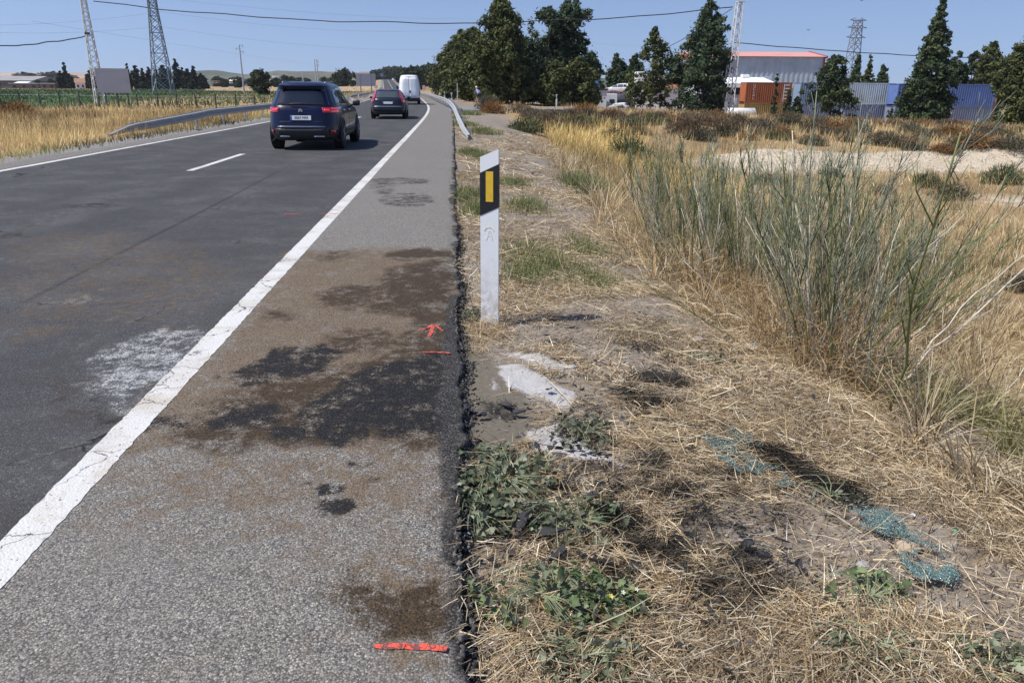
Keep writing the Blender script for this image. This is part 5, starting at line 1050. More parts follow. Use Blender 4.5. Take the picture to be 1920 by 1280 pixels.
def delineator(loc, w, h, rz, label, detail=True, group=None, refl=refl_y):
    root = empty('delineator_post', loc, rz, label, 'marker post', group); d = w*.62; sl = w*.42
    sec = [(-w/2, 0), (w/2, 0), (w/2, d*.25), (w*.30, d*.75), (w*.10, d), (-w*.10, d), (-w*.30, d*.75), (-w/2, d*.25)]; bm = bmesh.new()
    top = lambda x, y: h-sl*(.5-x/w)-.10*y
    zs = [-.15, .0, .25*h, .5*h, .75*h]; rings = [[bm.verts.new((x, y, z)) for x, y in sec] for z in zs]+[[bm.verts.new((x, y, top(x, y))) for x, y in sec]]
    for a, b_ in zip(rings, rings[1:]):
        for k in range(8): bm.faces.new((a[k], a[(k+1) % 8], b_[(k+1) % 8], b_[k]))
    bm.faces.new(rings[-1]); bmesh.ops.recalc_face_normals(bm, faces=bm.faces)
    ed = [e for e in bm.edges if abs(e.verts[0].co.x) == w/2 and abs((e.verts[0].co-e.verts[1].co).z) > .05 and e.verts[0].co.y == 0]
    bmesh.ops.bevel(bm, geom=ed, offset=.004, segments=2, affect='EDGES')
    bm_obj(bm, 'body', post_w, root, False)
    k = h/1.28; e = .0025
    def band(z0, z1, x0, x1, mat, name, slant, off, par):
        s0, s1 = slant*(x0/w), slant*(x1/w); mb = MB(); mb.prism([(x0, -off, z0+s0), (x1, -off, z0+s1), (x1, -off, z1+s1), (x0, -off, z1+s0)], (0, off*.96, 0)); return mb.build(name, mat, par)
    zt = h-sl/2
    bd = band(zt-.405*k, zt-.105*k, -w/2+.0005, w/2-.0005, black_band, 'black_band', sl*1.12, e, root)
    band(zt-.335*k, zt-.125*k, -w*.18, w*.22, refl, 'reflector', 0, e*2.2, bd)
    if detail:
        for sx in (-1, 1):      # the band turns round the sides
            mb = MB(); mb.prism([(sx*(w/2+.002), 0, zt-.405*k+sx*sl*.56), (sx*(w/2+.002), d*.25, zt-.405*k+sx*sl*.56), (sx*(w/2+.002), d*.25, zt-.105*k+sx*sl*.56), (sx*(w/2+.002), 0, zt-.105*k+sx*sl*.56)], (-sx*.0018, 0, 0)); mb.build('black_band', black_band, root)
        lo = M('emblem_faded', (.58, .66, .50), .5, var=.2, scale=60); ly = M('emblem_yellow', (.76, .73, .42), .5, var=.2, scale=60); lgy = M('emblem_grey', (.72, .735, .725), .5, var=.15, scale=60)
        em_ = empty('emblem', (0, 0, 0)); em_.parent = root; cz = h*.545
        for rr, mm, nm in ((.040, ly, 'outer_arc'), (.034, lo, 'inner_arc')):
            mb = MB(); n = 16
            for i in range(n):
                a0, a1 = math.pi*(.06+.88*i/n), math.pi*(.06+.88*(i+1)/n); mb.prism([(math.cos(a)*q, -.0012, cz+math.sin(a)*q) for a, q in ((a0, rr), (a1, rr), (a1, rr-.0035), (a0, rr-.0035))], (0, .0011, 0))
            mb.build(nm, mm, em_)
        mb = MB()
        for (x0, z0, x1, z1) in ((-.022, -.055, -.004, .012), (.022, -.055, .004, .012), (-.012, -.028, .012, -.024)): mb.prism([(x0-.005, -.0012, cz+z0), (x0+.005, -.0012, cz+z0), (x1+.005, -.0012, cz+z1), (x1-.005, -.0012, cz+z1)], (0, .0011, 0))
        mb.build('emblem_letter', lgy, em_)
    return root
gb = G(918, 607); zt = 0.9
for _ in range(20): zt += (proj((gb[0], gb[1], gb[2]+zt))[1]-285)/256*.9
delineator((gb[0], gb[1], gb[2]-.01), 34.0/FPX*((gb-EYE) @ CF), zt+.03, R(-20.0), 'large white marker post with black band and yellow reflector on the verge')
refl_w = M('reflector_white', (.7, .7, .7), .3)
for (px, py, A, lb) in [(672.5, 190, 92, 'small white marker post across the road before the second guardrail'), (847, 200, 62, 'small white marker post just behind the guardrail'), (833.5, 193, 84, 'farther white marker post behind the guardrail, by the van'), (811, 187, 118, 'farthest white marker post along the curve of the guardrail'), (1043, 205, 70, 'lone white marker post at the foot of the low trees')]:
    p = at(px, A); delineator((p.x, p.y, p.z), .14, 1.25, 0, lb, False, 'roadside marker posts', refl_w)
# --- round signs, thin pole, sign boards
sign_w = M('sign_white', (.74, .74, .73), .4, var=.05); sign_r = M('sign_red', (.50, .03, .03), .4, var=.1); sign_k = M('sign_black', (.02, .02, .02), .5)
def round_sign(px, A, top, dia, label):
    p = at(px, A); h = P(px, top, A)[2]-p.z; root = empty('traffic_sign', p, R(0), label, 'road sign', 'round no-overtaking signs'); c = h-dia/2
    MB().box((0, 0, h/2-.1), (.08, .05, h-.15)).build('post', galv_d, root)
    mb = MB(); mb.tube([(0, -.06, c), (0, -.035, c)], dia/2, 28); mb.build('red_rim', sign_r, root); mb = MB(); mb.tube([(0, -.064, c), (0, -.058, c)], dia*.39, 28); fc = mb.build('sign_face', sign_w, root)
    for sx, mt in ((-.17, sign_r), (.17, sign_k)): mb = MB(); mb.box((sx*dia, -.067, c-.02*dia), (.20*dia, .004, .13*dia)); mb.box((sx*dia, -.067, c+.07*dia), (.12*dia, .004, .07*dia)); mb.build('car_symbol', mt, fc)
round_sign(795.3, 135, 159.5, .66, 'round white sign with red rim beside the van'); round_sign(706, 150, 159.5, .62, 'round sign with red rim left of the road, below the grey panel')
p = at(858, 74); mb = MB(); mb.tube([(0, 0, -.1), (0, 0, 2.05)], .035, 8); o = mb.build('marker_pole', M('pale_pole', (.55, .55, .52), .5)); o.location = p; tag(o, 'thin pale pole standing behind the guardrail before the trees', 'pole')
panel_m = M('panel_grey', (.42, .42, .45), .55, .2, var=.06, scale=.8, dirt=((.34, .34, .37), 1.2, .56)); dark_post = M('dark_post', (.09, .08, .07), .7)
def board(pxl, pxr, yt, yb, A, legs, label, rz, mat=panel_m, marks=False):
    a, b_ = P(pxl, yt, A), P(pxr, yb, A); w = math.hypot(b_[0]-a[0], b_[1]-a[1]); mid = (a+b_)/2; gz = min(Hs(mid[0], mid[1]), Hs(a[0], a[1])); root = empty('sign_board', (mid[0], mid[1], gz), rz, label, 'sign board')
    z0, z1 = b_[2]-gz, a[2]-gz; pn = MB().box((0, 0, (z0+z1)/2), (w, .06, z1-z0)).build('panel', mat, root)
    fr = MB(); fr.box((0, -.034, z1-.03), (w+.02, .02, .06)); fr.box((0, -.034, z0+.03), (w+.02, .02, .06)); fr.box((-w/2+.03, -.034, (z0+z1)/2), (.06, .02, z1-z0-.125)); fr.box((w/2-.03, -.034, (z0+z1)/2), (.06, .02, z1-z0-.125)); fr.build('frame', galv_d, pn)
    for f_ in legs: MB().box((f_*w, .075 if not marks else .075, z1/2-.1), (.10*max(1, A/90), .08, z1+.1)).build('post', dark_post, root)
    if not marks:
        for f_ in legs: MB().box((f_*w, -.05, (z0+z1)/2), (.12*A/90, .05, z1-z0-.14)).build('rail', M('rail_grey', (.30, .30, .32), .6, .3), root)
    else:
        mm = M('faded_print', (.36, .36, .385), .6); mb = MB()
        for i, (x0, x1, z) in enumerate([(-.30, .12, .86), (.05, .35, .06), (-.10, .02, .12)]): mb.box(((x0+x1)/2*w, -.0335, z0+(z1-z0)*z), ((x1-x0)*w, .004, .04))
        mb.build('faded_print', mm, pn)
board(184.5, 239, 128.5, 174.5, 62, (-.30, .38), 'weathered grey information board on two dark posts in dry grass', R(12), marks=True)
board(668.5, 703.5, 138.3, 162, 190, (-.28, .28), 'back of a large grey traffic panel left of the road', R(10))
board(712.5, 719, 138, 143.5, 520, (0,), 'small blue sign panel far along the road', R(5), M('sign_blue', (.08, .16, .30), .5))

# ------------------------------------------------------------------ lattice masts, poles and wires
def lattice(mb, w0, w1, h, nb, r, z0=0.):
    C_ = lambda i, z: Vector((((i in (1, 2))*2-1)*(w0+(w1-w0)*z/h)/2, ((i in (2, 3))*2-1)*(w0+(w1-w0)*z/h)/2, z))
    zs = [h*(1-(1-k/nb)**1.25) for k in range(nb+1)]
    for f_ in range(4):
        a, b_ = f_, (f_+1) % 4
        for k in range(nb):
            mb.bar(C_(a if k % 2 else b_, zs[k]), C_(b_ if k % 2 else a, zs[k+1]), r)
    return C_
def mast(px, A, top_y, w0, w1, nb, legr, label, over=0., rz=.3, mat=None, lean=(0, 0)):
    p = at(px, A); h = (P(px, top_y, A)[2]-p.z)+over; root = empty('lattice_mast', p, rz, label, 'utility pole'); root.rotation_euler = (lean[1], lean[0], rz); mat = mat or M('mast_steel', (.62, .61, .59), .6, .25, var=.15, scale=1.5)
    mb = MB(); C_ = lattice(mb, w0, w1, h, nb, legr*.6); mb.build('bracing', mat, root)
    for i in range(4): mb = MB(); mb.bar(C_(i, -.3), C_(i, h), legr); mb.build('leg', mat, root)
    return root, p, h
m1, p1, h1 = mast(190, 80, 1.5, .95, .42, 22, .085, 'pale lattice telephone pole rising beside the grey information board', rz=.2, lean=(-.012, 0))
MB().box((0, 0, h1+.05), (.7, .5, .12)).build('top_plate', MATS['mast_steel'], m1); MB().box((-.1, -.3, h1-3.5), (.5, .14, .2)).build('bracket', dark_post, m1)
m2, p2, h2 = mast(1359, 82, 13, 1.05, .55, 20, .085, 'pale lattice pole standing before the white warehouse', rz=.1, lean=(.025, 0))
MB().box((.05, 0, h2+.05), (.8, .6, .1)).build('top_plate', MATS['mast_steel'], m2)
for sx, z in ((-.5, 2.6), (.5, 3.0)): MB().box((sx, -.62, z), (.32, .22, .7), None, .02).build('meter_box', M('box_cream', (.62, .62, .58), .5), m2)
def cable(p, q, sag, rad, label, group=None, mat=None, name='overhead_cable', wob=0.):
    p, q = Vector(p), Vector(q); n = 40; mb = MB(); rd = random.Random(int(p.x*10)); L = (q-p).length; pts = []
    for i in range(n+1):
        t = i/n; pts.append(p.lerp(q, t)-Vector((0, 0, sag*4*t*(1-t)))+Vector((0, 0, wob*math.sin(t*37+rd.random())*math.sin(t*11))))
    mb.tube([v-p for v in pts], rad, 6); o = mb.build(name, mat or M('cable_black', (.03, .03, .033), .7), None, True); o.location = p; return tag(o, label, 'cable', group)
t1 = P(175, 2.5, 80); t2 = P(1374, 14.5, 82); mid = P(700, 42, 81); sag = (t1[2]+t2[2])/2-mid[2]
cable(t1, t2, sag, .055, 'thick black cable sagging across the whole sky between the lattice poles', wob=.10)
cable(P(-190, 86, 60), P(173, 66, 80), .55, .055, 'black cable coming in from the left edge to the lattice pole', wob=.06)
cable(P(1377, 80, 82), P(1960, 112, 95), .35, .050, 'black cable running right from the second lattice pole past the hangar', wob=.03)
cable(P(1372, 17, 82), P(1245, 92, 100), .2, .035, 'guy cable slanting down behind the big dark tree')
hv = M('wire_grey', (.22, .24, .28), .6)
pyl = M('pylon_steel', (.22, .245, .28), .6, .3, var=.1)
def pylon(px, A, ytop, w0, w1, nb, label, rz, arms, legr=.22, over=0.):
    p = at(px, A); h = P(px, ytop, A)[2]-p.z+over; root = empty('electricity_pylon', p, rz, label, 'pylon', 'electricity pylons'); zk = h*.62; mb = MB()
    wz = lambda z: w0+(w1*1.5-w0)*z/zk if z < zk else w1*1.5+(w1-w1*1.5)*(z-zk)/(h-zk)
    C_ = lambda i, z: Vector((((i in (1, 2))*2-1)*wz(z)/2, ((i in (2, 3))*2-1)*wz(z)/2, z)); zs = [0]; 
    while zs[-1] < h-.3: zs.append(min(h, zs[-1]+max(wz(zs[-1])*.80, 1.0)))
    for k in range(len(zs)-1):
        for f_ in range(4):
            a, b_ = f_, (f_+1) % 4; mb.bar(C_(a, zs[k]), C_(b_, zs[k+1]), legr*.55); mb.bar(C_(b_, zs[k]), C_(a, zs[k+1]), legr*.55)
            if k % 2 == 0: mb.bar(C_(a, zs[k+1]), C_(b_, zs[k+1]), legr*.5)
    mb.build('bracing', pyl, root)
    for i in range(4): mb = MB(); mb.tube([C_(i, -.5), C_(i, zk), C_(i, h)], legr*.6, 5); mb.build('leg', pyl, root)
    for (z, l) in arms:
        for s in (-1, 1):
            mb = MB(); zz = h*z; mb.bar((0, -wz(zz)/2, zz), (s*l, 0, zz+.3), legr*.6); mb.bar((0, wz(zz)/2, zz), (s*l, 0, zz+.3), legr*.6); mb.bar((s*wz(zz)/2, 0, zz+1.4), (s*l, 0, zz+.3), legr*.6); mb.build('crossarm', pyl, root)
    return root, p, h
py1, q1, hh1 = pylon(308, 200, 0, 4.6, 1.3, 12, 'tall steel pylon in front of the cypress row, cut by the top edge', .12, [(.88, 4.2), (.75, 5)], .24, 9)
py2, q2, hh2 = pylon(1588, 400, 42, 5.5, 3.0, 14, 'distant steel pylon with crossarms above the right-hand trees', .3, [(.99, 5.5), (.90, 6.5), (.78, 6.5)], .40)
for i, (x0, y0, x1, y1, A0, A1, sg) in enumerate([(-40, 48, 300, 22, 180, 200, .8), (-40, 60, 300, 50, 180, 200, .8), (60, 40, 640, 128, 170, 420, .5), (300, 22, 900, 52, 200, 300, 3), (300, 50, 900, 88, 200, 300, 3), (340, 1, 1000, 34, 205, 300, 2), (1000, 70, 1640, 92, 300, 400, 3)]):
    cable(P(x0, y0, A0), P(x1, y1, A1), sg, .022, ['upper thin power line from the left edge to the tall pylon', 'lower thin power line from the left edge to the tall pylon', 'thin power line slanting down across the sky to the skyline', 'upper thin power line from the tall pylon toward the big tree', 'lower thin power line from the tall pylon toward the big tree', 'topmost thin power line starting at the top edge', 'thin power line behind the trees toward the distant pylon'][i], 'thin power lines', hv, 'power_line')
def utility(px, A, yt, rad, label, arms, mat):
    p = at(px, A); h = P(px, yt, A)[2]-p.z; root = empty('utility_pole', p, 0, label, 'utility pole'); mb = MB(); mb.tube([(0, 0, -.3), (0, 0, h)], [rad*1.5, rad*.8], 8); mb.build('pole', mat, root)
    for (dz, l0, l1) in arms: mb = MB(); mb.bar((l0, 0, h-dz), (l1, 0, h-dz), rad*.7); mb.build('crossarm', mat, root); mb = MB(); mb.tube([(l0 if abs(l0) > abs(l1) else l1, 0, h-dz), (l0 if abs(l0) > abs(l1) else l1, 0, h-dz-.5)], rad*.5, 6); mb.build('insulator', mat, root)
pm = M('pole_grey', (.34, .36, .38), .6)
utility(458, 190, 86, .16, 'slim power pole with three short arms in the crop field', [(.1, 0, .8), (.8, -.9, 0), (1.5, 0, .8)], pm)
for px, yt, lb in ((594, 112, 'left pole of the close pair on the skyline'), (598, 112, 'right pole of the close pair on the skyline, with equipment'), (570, 136, 'short wooden pole on the field edge')): utility(px, 260, yt, .17, lb, [(.6, 0, .5), (1.8, 0, .45)] if '598' in str(px) else [], pm)
# fence posts across the road
fm = M('fence_post_wood', (.075, .065, .05), .9, var=.3, scale=6)
for i in range(14):
    px = 4+i*36.5; A = 70-.2*i; p = at(px, A); mb = MB(); h = 1.25+.15*math.sin(i*2.3); mb.tube([(0, 0, -.2), (.02, 0, h*.5), (.03, 0, h)], [.085, .07, .06], 7); o = mb.build('fence_post', fm); o.location = p; o.rotation_euler = (.03*math.sin(i*3.1), -.16+.05*i if i < 4 else .06*math.sin(i*1.7), 0)
    tag(o, '%s dark wooden fence post from the left edge, between dry grass and crop' % ('first second third fourth fifth sixth seventh eighth ninth tenth eleventh twelfth thirteenth fourteenth'.split()[i]), 'fence post', 'old fence posts across the road')
fw = [at(4+i*36.5, 70-.2*i)+Vector((0, 0, 1.0)) for i in range(14)]
mb = MB(); mb.tube([v-fw[0] for v in fw], .012, 4); o = mb.build('fence_wire', hv); o.location = fw[0]; tag(o, 'thin wire strung along the old fence posts', 'wire')
# ================================================================== BACKGROUND
# --- side road joining from the right
sr = [(-1.0, 53, 66), (2, 57.5, 66.5), (6, 61, 67.5), (12, 64, 69.5)]
xs = np.linspace(-1, 11, 60); ya0 = np.interp(xs, [q[0] for q in sr], [q[1] for q in sr]); yb0 = np.interp(xs, [q[0] for q in sr], [q[2] for q in sr])
rowsV = [np.stack([xs, ya0*(1-t)+yb0*t, np.maximum(H(xs+.0, ya0*(1-t)+yb0*t), -.06)+.05], 1) for t in np.linspace(0, 1, 14)]
side = link('side_road', mesh_np('side_road', np.concatenate(rowsV), grid_faces(14, 60)[:, ::-1], smooth_=True), None, M('side_asphalt', (.17, .175, .185), .9, var=.15, scale=1.2)); tag(side, 'grey side road branching off behind the guardrail', kind='structure')
# --- hills
def hill_mat():
    m, nd, lk, b = _new('far_hills'); tc = nd.new('ShaderNodeTexCoord').outputs['Object']
    mp = nd.new('ShaderNodeMapping'); mp.inputs['Scale'].default_value = (1, 1, 4.); lk.new(tc, mp.inputs['Vector'])
    n1 = noise_node(nd, lk, mp.outputs[0], .004, 5, .55, .8); n2 = noise_node(nd, lk, mp.outputs[0], .03, 4, .6); a = attr(nd, 'tan').outputs['Fac']
    c = ramp(nd, lk, n1, [(.38, (.028, .044, .024)), (.56, (.042, .060, .032)), (.60, (.095, .10, .066)), (.64, (.038, .055, .030))])
    c = mixc(nd, lk, math_n(nd, lk, 'MULTIPLY', maprange(nd, lk, n2, .45, .65), .45), c, (.055, .07, .045)); c = mixc(nd, lk, a, c, ramp(nd, lk, n1, [(.35, (.30, .225, .17)), (.65, (.40, .31, .235))]))
    lk.new(c, b.inputs['Base Color']); b.inputs['Roughness'].default_value = .95; return m
hm = hill_mat()
def ridge(pts, A, depth, name, label, tan):
    px = np.linspace(pts[0][0], pts[-1][0], 160); ty = np.interp(px, [p[0] for p in pts], [p[1] for p in pts]); ty = ty + (fbm(px*.05, px*0, 600, 4)-.5)*2.2
    rows_ = []; Ts = []
    base = np.array([P(x, 165, A) for x in px]); dirn = base-EYE; dirn[:, 2] = 0; dirn /= np.linalg.norm(dirn, axis=1)[:, None]; top = np.array([P(x, y, A) for x, y in zip(px, ty)])[:, 2]
    for k, (f_, g_) in enumerate([(-.7, 0), (-.5, .12), (-.35, .34), (-.2, .62), (-.1, .86), (0, 1.), (.25, .9), (.8, .2)]):
        q = base+dirn*depth*f_; q[:, 2] = -4+(top+4)*g_*(1 if g_ == 1. else (.85+.3*fbm(px*.03+k*3, px*0+k, 610, 3))); rows_.append(q); Ts.append(np.clip(np.interp(px, [t[0] for t in tan], [t[1] for t in tan])*(1. if g_ > .3 else .5), 0, 1))
    o = link(name, mesh_np(name, np.concatenate(rows_), grid_faces(len(rows_), 160)[:, ::-1], attrs={'tan': np.concatenate(Ts)}, smooth_=True), None, hm); return tag(o, label, kind='structure')
ridge([(-500, 139), (0, 137), (90, 135.5), (200, 136), (330, 138), (480, 144), (700, 156)], 2300, 900, 'hills', 'bare tan ridge on the far left skyline', [(-500, 1), (180, 1), (330, .4), (420, 0), (700, 0)])
ridge([(230, 152), (330, 141), (380, 132.5), (410, 133), (440, 137), (465, 140), (500, 135), (525, 132.8), (560, 134), (610, 134.5), (680, 136.5), (760, 142), (900, 150)], 1500, 600, 'hills', 'low green hills behind the crop field', [(200, .0), (600, .1), (660, .3), (900, .1)])
ridge([(850, 152), (1000, 151), (1150, 146), (1300, 150), (1600, 158), (2100, 160), (2500, 160)], 1400, 500, 'hills', 'low hills behind the trees on the right', [(800, 0), (2500, 0)])
# brown stubble strips beyond the crop
def strip(pts, A0, A1, col, name, dz):
    px = np.linspace(pts[0], pts[1], 40); V = []
    for A in (A0, (A0+A1)/2, A1): V.append(np.array([[*at(x, A)[:2], at(x, A).z+dz] for x in px]))
    o = link(name, mesh_np(name, np.concatenate(V), grid_faces(3, 40)[:, ::-1]), None, M(name+'_soil', col, .95, var=.25, scale=.05)); return tag(o, kind='structure')
strip((385, 712), 250, 330, (.36, .26, .15), 'stubble_field', .25); strip((-20, 240), 270, 310, (.33, .22, .10), 'dry_field', .12)
# --- farm buildings
ww = M('white_wall', (.76, .75, .73), .8, var=.05, scale=.7); rt = M('roof_tile', (.30, .15, .09), .85, var=.2, scale=1.5); gr_ = M('fibre_roof', (.26, .25, .25), .8, var=.15, scale=.3); dk = M('dark_opening', (.02, .02, .022), .7)
def house(px0, px1, yt, yb, A, label, name='farmhouse', roof='gable', rc=rt, wc=ww, cat='house', depth=8., nwin=2, rz=0.):
    a = at((px0+px1)/2, A); w = (px1-px0)/FPX*A; zt = P((px0+px1)/2, yt, A)[2]; zb = min(P((px0+px1)/2, yb, A)[2], a.z+3); root = empty(name, (a.x, a.y, zb-.5), rz, label, cat); h = (zt-zb+.5); eh = h*(.62 if roof == 'gable' else .9)
    MB().box((0, depth/2, eh/2), (w, depth, eh)).build('wall', wc, root)
    if roof == 'gable':
        mb = MB(); mb.prism([(-w/2-.25, -.3, eh+.02), (-w/2-.25, depth+.3, eh+.02), (-w/2-.25, depth/2, h)], (w+.5, 0, 0)); mb.build('roof', rc, root)
    else: MB().box((0, depth/2, eh+(h-eh)/2+.01), (w+.5, depth+.5, h-eh)).build('roof', rc, root)
    for i in range(nwin):
        x = (-.5+(i+.5)/nwin)*w; wn_ = MB().box((x, -.02, eh*.55), (min(1.1, w/nwin*.4), .08, min(1.3, eh*.35))).build('window', dk, root); MB().box((x, -.05, eh*.55-min(1.3, eh*.35)/2-.05), (min(1.3, w/nwin*.45), .12, .08)).build('sill', wc, wn_)
    return root
house(144, 160, 147, 167, 300, 'white farmhouse with brown tiled roof beside the cypresses', depth=10, rz=R(25))
house(431, 443, 149, 155, 430, 'long low white house below the green hill', roof='gable', rc=ww)
house(512, 527, 142.5, 153, 430, 'white block house on the skyline above the car', roof='flat', rc=ww, nwin=3); house(505.5, 510, 148, 154, 425, 'small white outbuilding left of the block house', roof='flat', rc=ww, nwin=1); house(396, 412, 151.5, 155, 440, 'low stone-coloured shed left of the white house', roof='flat', rc=M('stone_pale', (.42, .36, .29), .9), wc=MATS['stone_pale'], nwin=1)
house(-60, 60, 142, 164, 330, 'long grey-roofed farm shed at the left edge', 'farm_shed', 'gable', gr_, M('shed_wall', (.16, .13, .12), .9), 'shed', 26, 5); house(28, 50, 153, 160, 310, 'small white barrel-roofed shed among the farm buildings', 'farm_shed', 'gable', ww, ww, 'shed', 8, 1)
house(78, 104, 156, 166, 300, 'open shed with pale flat roof left of the cypresses', 'farm_shed', 'flat', M('pale_roof', (.45, .45, .45), .7), M('shed_wall', (.16, .13, .12), .9), 'shed', 8, 2); house(20, 72, 156, 166, 305, 'long low shed with pale roof edge', 'farm_shed', 'flat', MATS['pale_roof'], MATS['shed_wall'], 'shed', 8, 3)
house(676, 701, 134.5, 140, 900, 'white building just above the grey traffic panel', 'far_building', 'flat', ww, ww, 'building', 12, 3)

# --- warehouse, hangar and containers on the right
def corrugated(parent, w, h, mat, pitch=.28, depth=.036, name='corrugated_wall', y=0., x0=0., z0=0.):
    n = max(4, int(round(w/pitch))); xs_ = []; ys_ = []
    for i in range(n):
        b_ = i*w/n; q = w/n
        for f_, d in ((0, 0), (.30, 0), (.45, depth), (.80, depth), (.95, 0)): xs_.append(b_+f_*q); ys_.append(d)
    xs_.append(w); ys_.append(0); xs_ = np.array(xs_); ys_ = np.array(ys_); V = np.concatenate([np.stack([xs_-w/2+x0, y+ys_, np.full(len(xs_), z)], 1) for z in (z0, z0+h/2, z0+h)])
    return link(name, mesh_np(name, V, grid_faces(3, len(xs_))[:, ::-1]), parent, mat)
def rusty(name, col, rust, amt, rough=.55):
    m, nd, lk, b = _new(name); tc = nd.new('ShaderNodeTexCoord').outputs['Object']; mp = nd.new('ShaderNodeMapping'); mp.inputs['Scale'].default_value = (1, 1, .25); lk.new(tc, mp.inputs['Vector'])
    n1 = noise_node(nd, lk, mp.outputs[0], 2.2, 6, .65, .3); n2 = noise_node(nd, lk, tc, .5, 4); c = ramp(nd, lk, n2, [(.3, tuple(x*.8 for x in col)), (.7, tuple(min(1, x*1.15) for x in col))]); c = mixc(nd, lk, maprange(nd, lk, n1, amt, amt+.2), c, rust)
    lk.new(c, b.inputs['Base Color']); b.inputs['Roughness'].default_value = rough; return m
rust = (.14, .055, .025); c_rust = rusty('container_rust', (.38, .115, .042), (.16, .055, .026), .52); c_yel = rusty('container_ochre', (.36, .24, .085), rust, .52); c_pale = rusty('container_pale', (.56, .64, .68), (.42, .44, .45), .52); c_blue = rusty('container_blue', (.115, .185, .43), (.085, .13, .30), .56); c_gb = rusty('container_greyblue', (.20, .24, .36), (.16, .18, .25), .5); c_dk = rusty('container_slate', (.22, .30, .42), rust, .62)
DET = M('container_frame', (.20, .20, .22), .6)
def container(px0, A, L, mat, lvl, label, rz, zbase=None, name='shipping_container'):
    p = at(px0, A); zb = p.z if zbase is None else zbase; dx = Vector((math.cos(rz), math.sin(rz), 0)); c = Vector((p.x, p.y, 0))+dx*L/2; root = empty(name, (c.x, c.y, zb+lvl*2.62), rz, label, 'container', 'stacked shipping containers'); W_, H_ = 2.44, 2.59
    corrugated(root, L-.30, H_-.30, mat, .28, .036, 'corrugated_wall', .01, 0, .17)
    b_ = corrugated(root, L-.30, H_-.30, mat, .28, .036, 'corrugated_wall', 0, 0, .17); b_.location = (0, W_-.01, 0); b_.rotation_euler = (0, 0, math.pi)
    for s in (-1, 1):
        e = corrugated(root, W_-.30, H_-.30, mat, .28, .036, 'end_wall', 0, 0, .17); e.location = (s*(L/2-.01), W_/2, 0); e.rotation_euler = (0, 0, s*math.pi/2)
        for y in (.075, W_-.075): MB().box((s*(L/2-.075), y, H_/2), (.15, .15, H_-.004)).build('corner_post', mat, root)
    for y in (.06, W_-.06):
        for z, hh in ((.085, .165), (H_-.06, .115)): MB().box((0, y, z), (L-.305, .10, hh)).build('rail', mat, root)
    mb = MB(); mb.box((0, W_/2, H_-.03), (L-.31, W_-.235, .03)); mb.build('roof', mat, root)
    return root
rzc = R(-3.0)
c1 = container(1392, 99, 6.06, c_yel, 0, 'ochre yellow container under the rusty one', rzc); zb = c1.location.z; c2 = container(1392, 99, 6.06, c_rust, 1, 'rusty red-brown container with white vertical letters, on top of the ochre one', rzc, zb)
ltr = M('container_letter', (.72, .72, .70), .6, dirt=((.4, .15, .08), 3., .6))
for i, ch_ in enumerate('UCLAL'):
    t = link('lettering', text_mesh(ch_, .46, 'lettering'), c2, ltr); t.rotation_euler = (math.pi/2, 0, 0); t.location = (-6.06/2+1.10, -.012, 2.17-.40*i); t.scale = (1.0, .95, 1)
for i in range(5): MB().box((6.06/2-.62, -.004, 2.25-.42*i), (.62, .010, .11)).build('white_mark', ltr, c2)
MB().box((6.06/2-1.02, -.004, 1.3), (.10, .010, 2.2)).build('white_mark', ltr, c2)
zp = at(1500, 96).z
container(1492, 97, 6.06, c_gb, 0, 'grey-blue container at ground level left of the loose bluish tree', rzc, zp); container(1492, 97, 6.06, c_dk, 1, 'slate-blue and pale streaked container stacked behind the loose bluish tree', rzc, zp)
container(1580, 96, 6.06, c_gb, 0, 'grey-blue container below the long pale one', rzc, zp); container(1580, 96, 6.06, c_pale, 1, 'pale grey ribbed container on top, right of the loose bluish tree', rzc, zp)
zq = at(1760, 93).z
cg = container(1672, 93, 12.19, c_gb, 0, 'long grey-blue container under the bright blue one', rzc, zq); container(1672, 93, 12.19, c_blue, 1, 'long bright blue container on top beside the tall conifer', rzc, zq)
MB().box((.9, -.012, 1.75), (.42, .02, .55), Matrix.Rotation(.3, 3, 'Y')).build('notice', sign_w, cg)
# brick pier next to the blue stack
bp = at(1853, 95); root = empty('brick_pier', bp, 0, 'pale brick pier at the end of the blue container stack', 'pier'); bk = M('pier_brick', (.40, .24, .19), .9, var=.2, scale=3)
bmesh_b = MB().box((0, 0, .14), (.52, .40, .25), None, .01).mesh('brick'); bmesh_b.materials.append(bk)
for i in range(15):
    o = link('brick', bmesh_b, root); o.location = (random.uniform(-.02, .02), 0, i*.27)
MB().box((0, 0, 4.2), (.62, .5, .14)).build('cap', ww, root)
# white warehouse
A = 106; wz = at(1300, A).z; a0 = P(1196, 165, A); b0 = P(1492, 165, A); rzb = math.atan2(b0[1]-a0[1], b0[0]-a0[0]); L = math.hypot(b0[0]-a0[0], b0[1]-a0[1])
wh = empty('warehouse', ((a0[0]+b0[0])/2, (a0[1]+b0[1])/2, wz), rzb, 'low white warehouse with terracotta band and pale roof behind the lattice pole', 'building')
X_ = lambda px: (px-1344)/(1492-1196)*L; Z_ = lambda py, px=1344: P(px, py, A)[2]-wz
warm = M('warehouse_white', (.78, .77, .75), .85, var=.06, scale=.6, dirt=((.62, .61, .58), 1.5, .58)); terra = M('terracotta', (.27, .12, .075), .85, var=.2, scale=3); shade_grey = M('warehouse_shade_grey', (.50, .54, .60), .85, var=.05, scale=.5)  # the blue-grey has the shade on the warehouse wall mixed into its colour
MB().box((X_(1256), 4, Z_(170)/2), (X_(1306)-X_(1206), 8, Z_(170))).build('wall', warm, wh); MB().box((X_(1400), 4.5, Z_(160)/2), (X_(1490)-X_(1310), 8, Z_(160))).build('wall', shade_grey, wh)
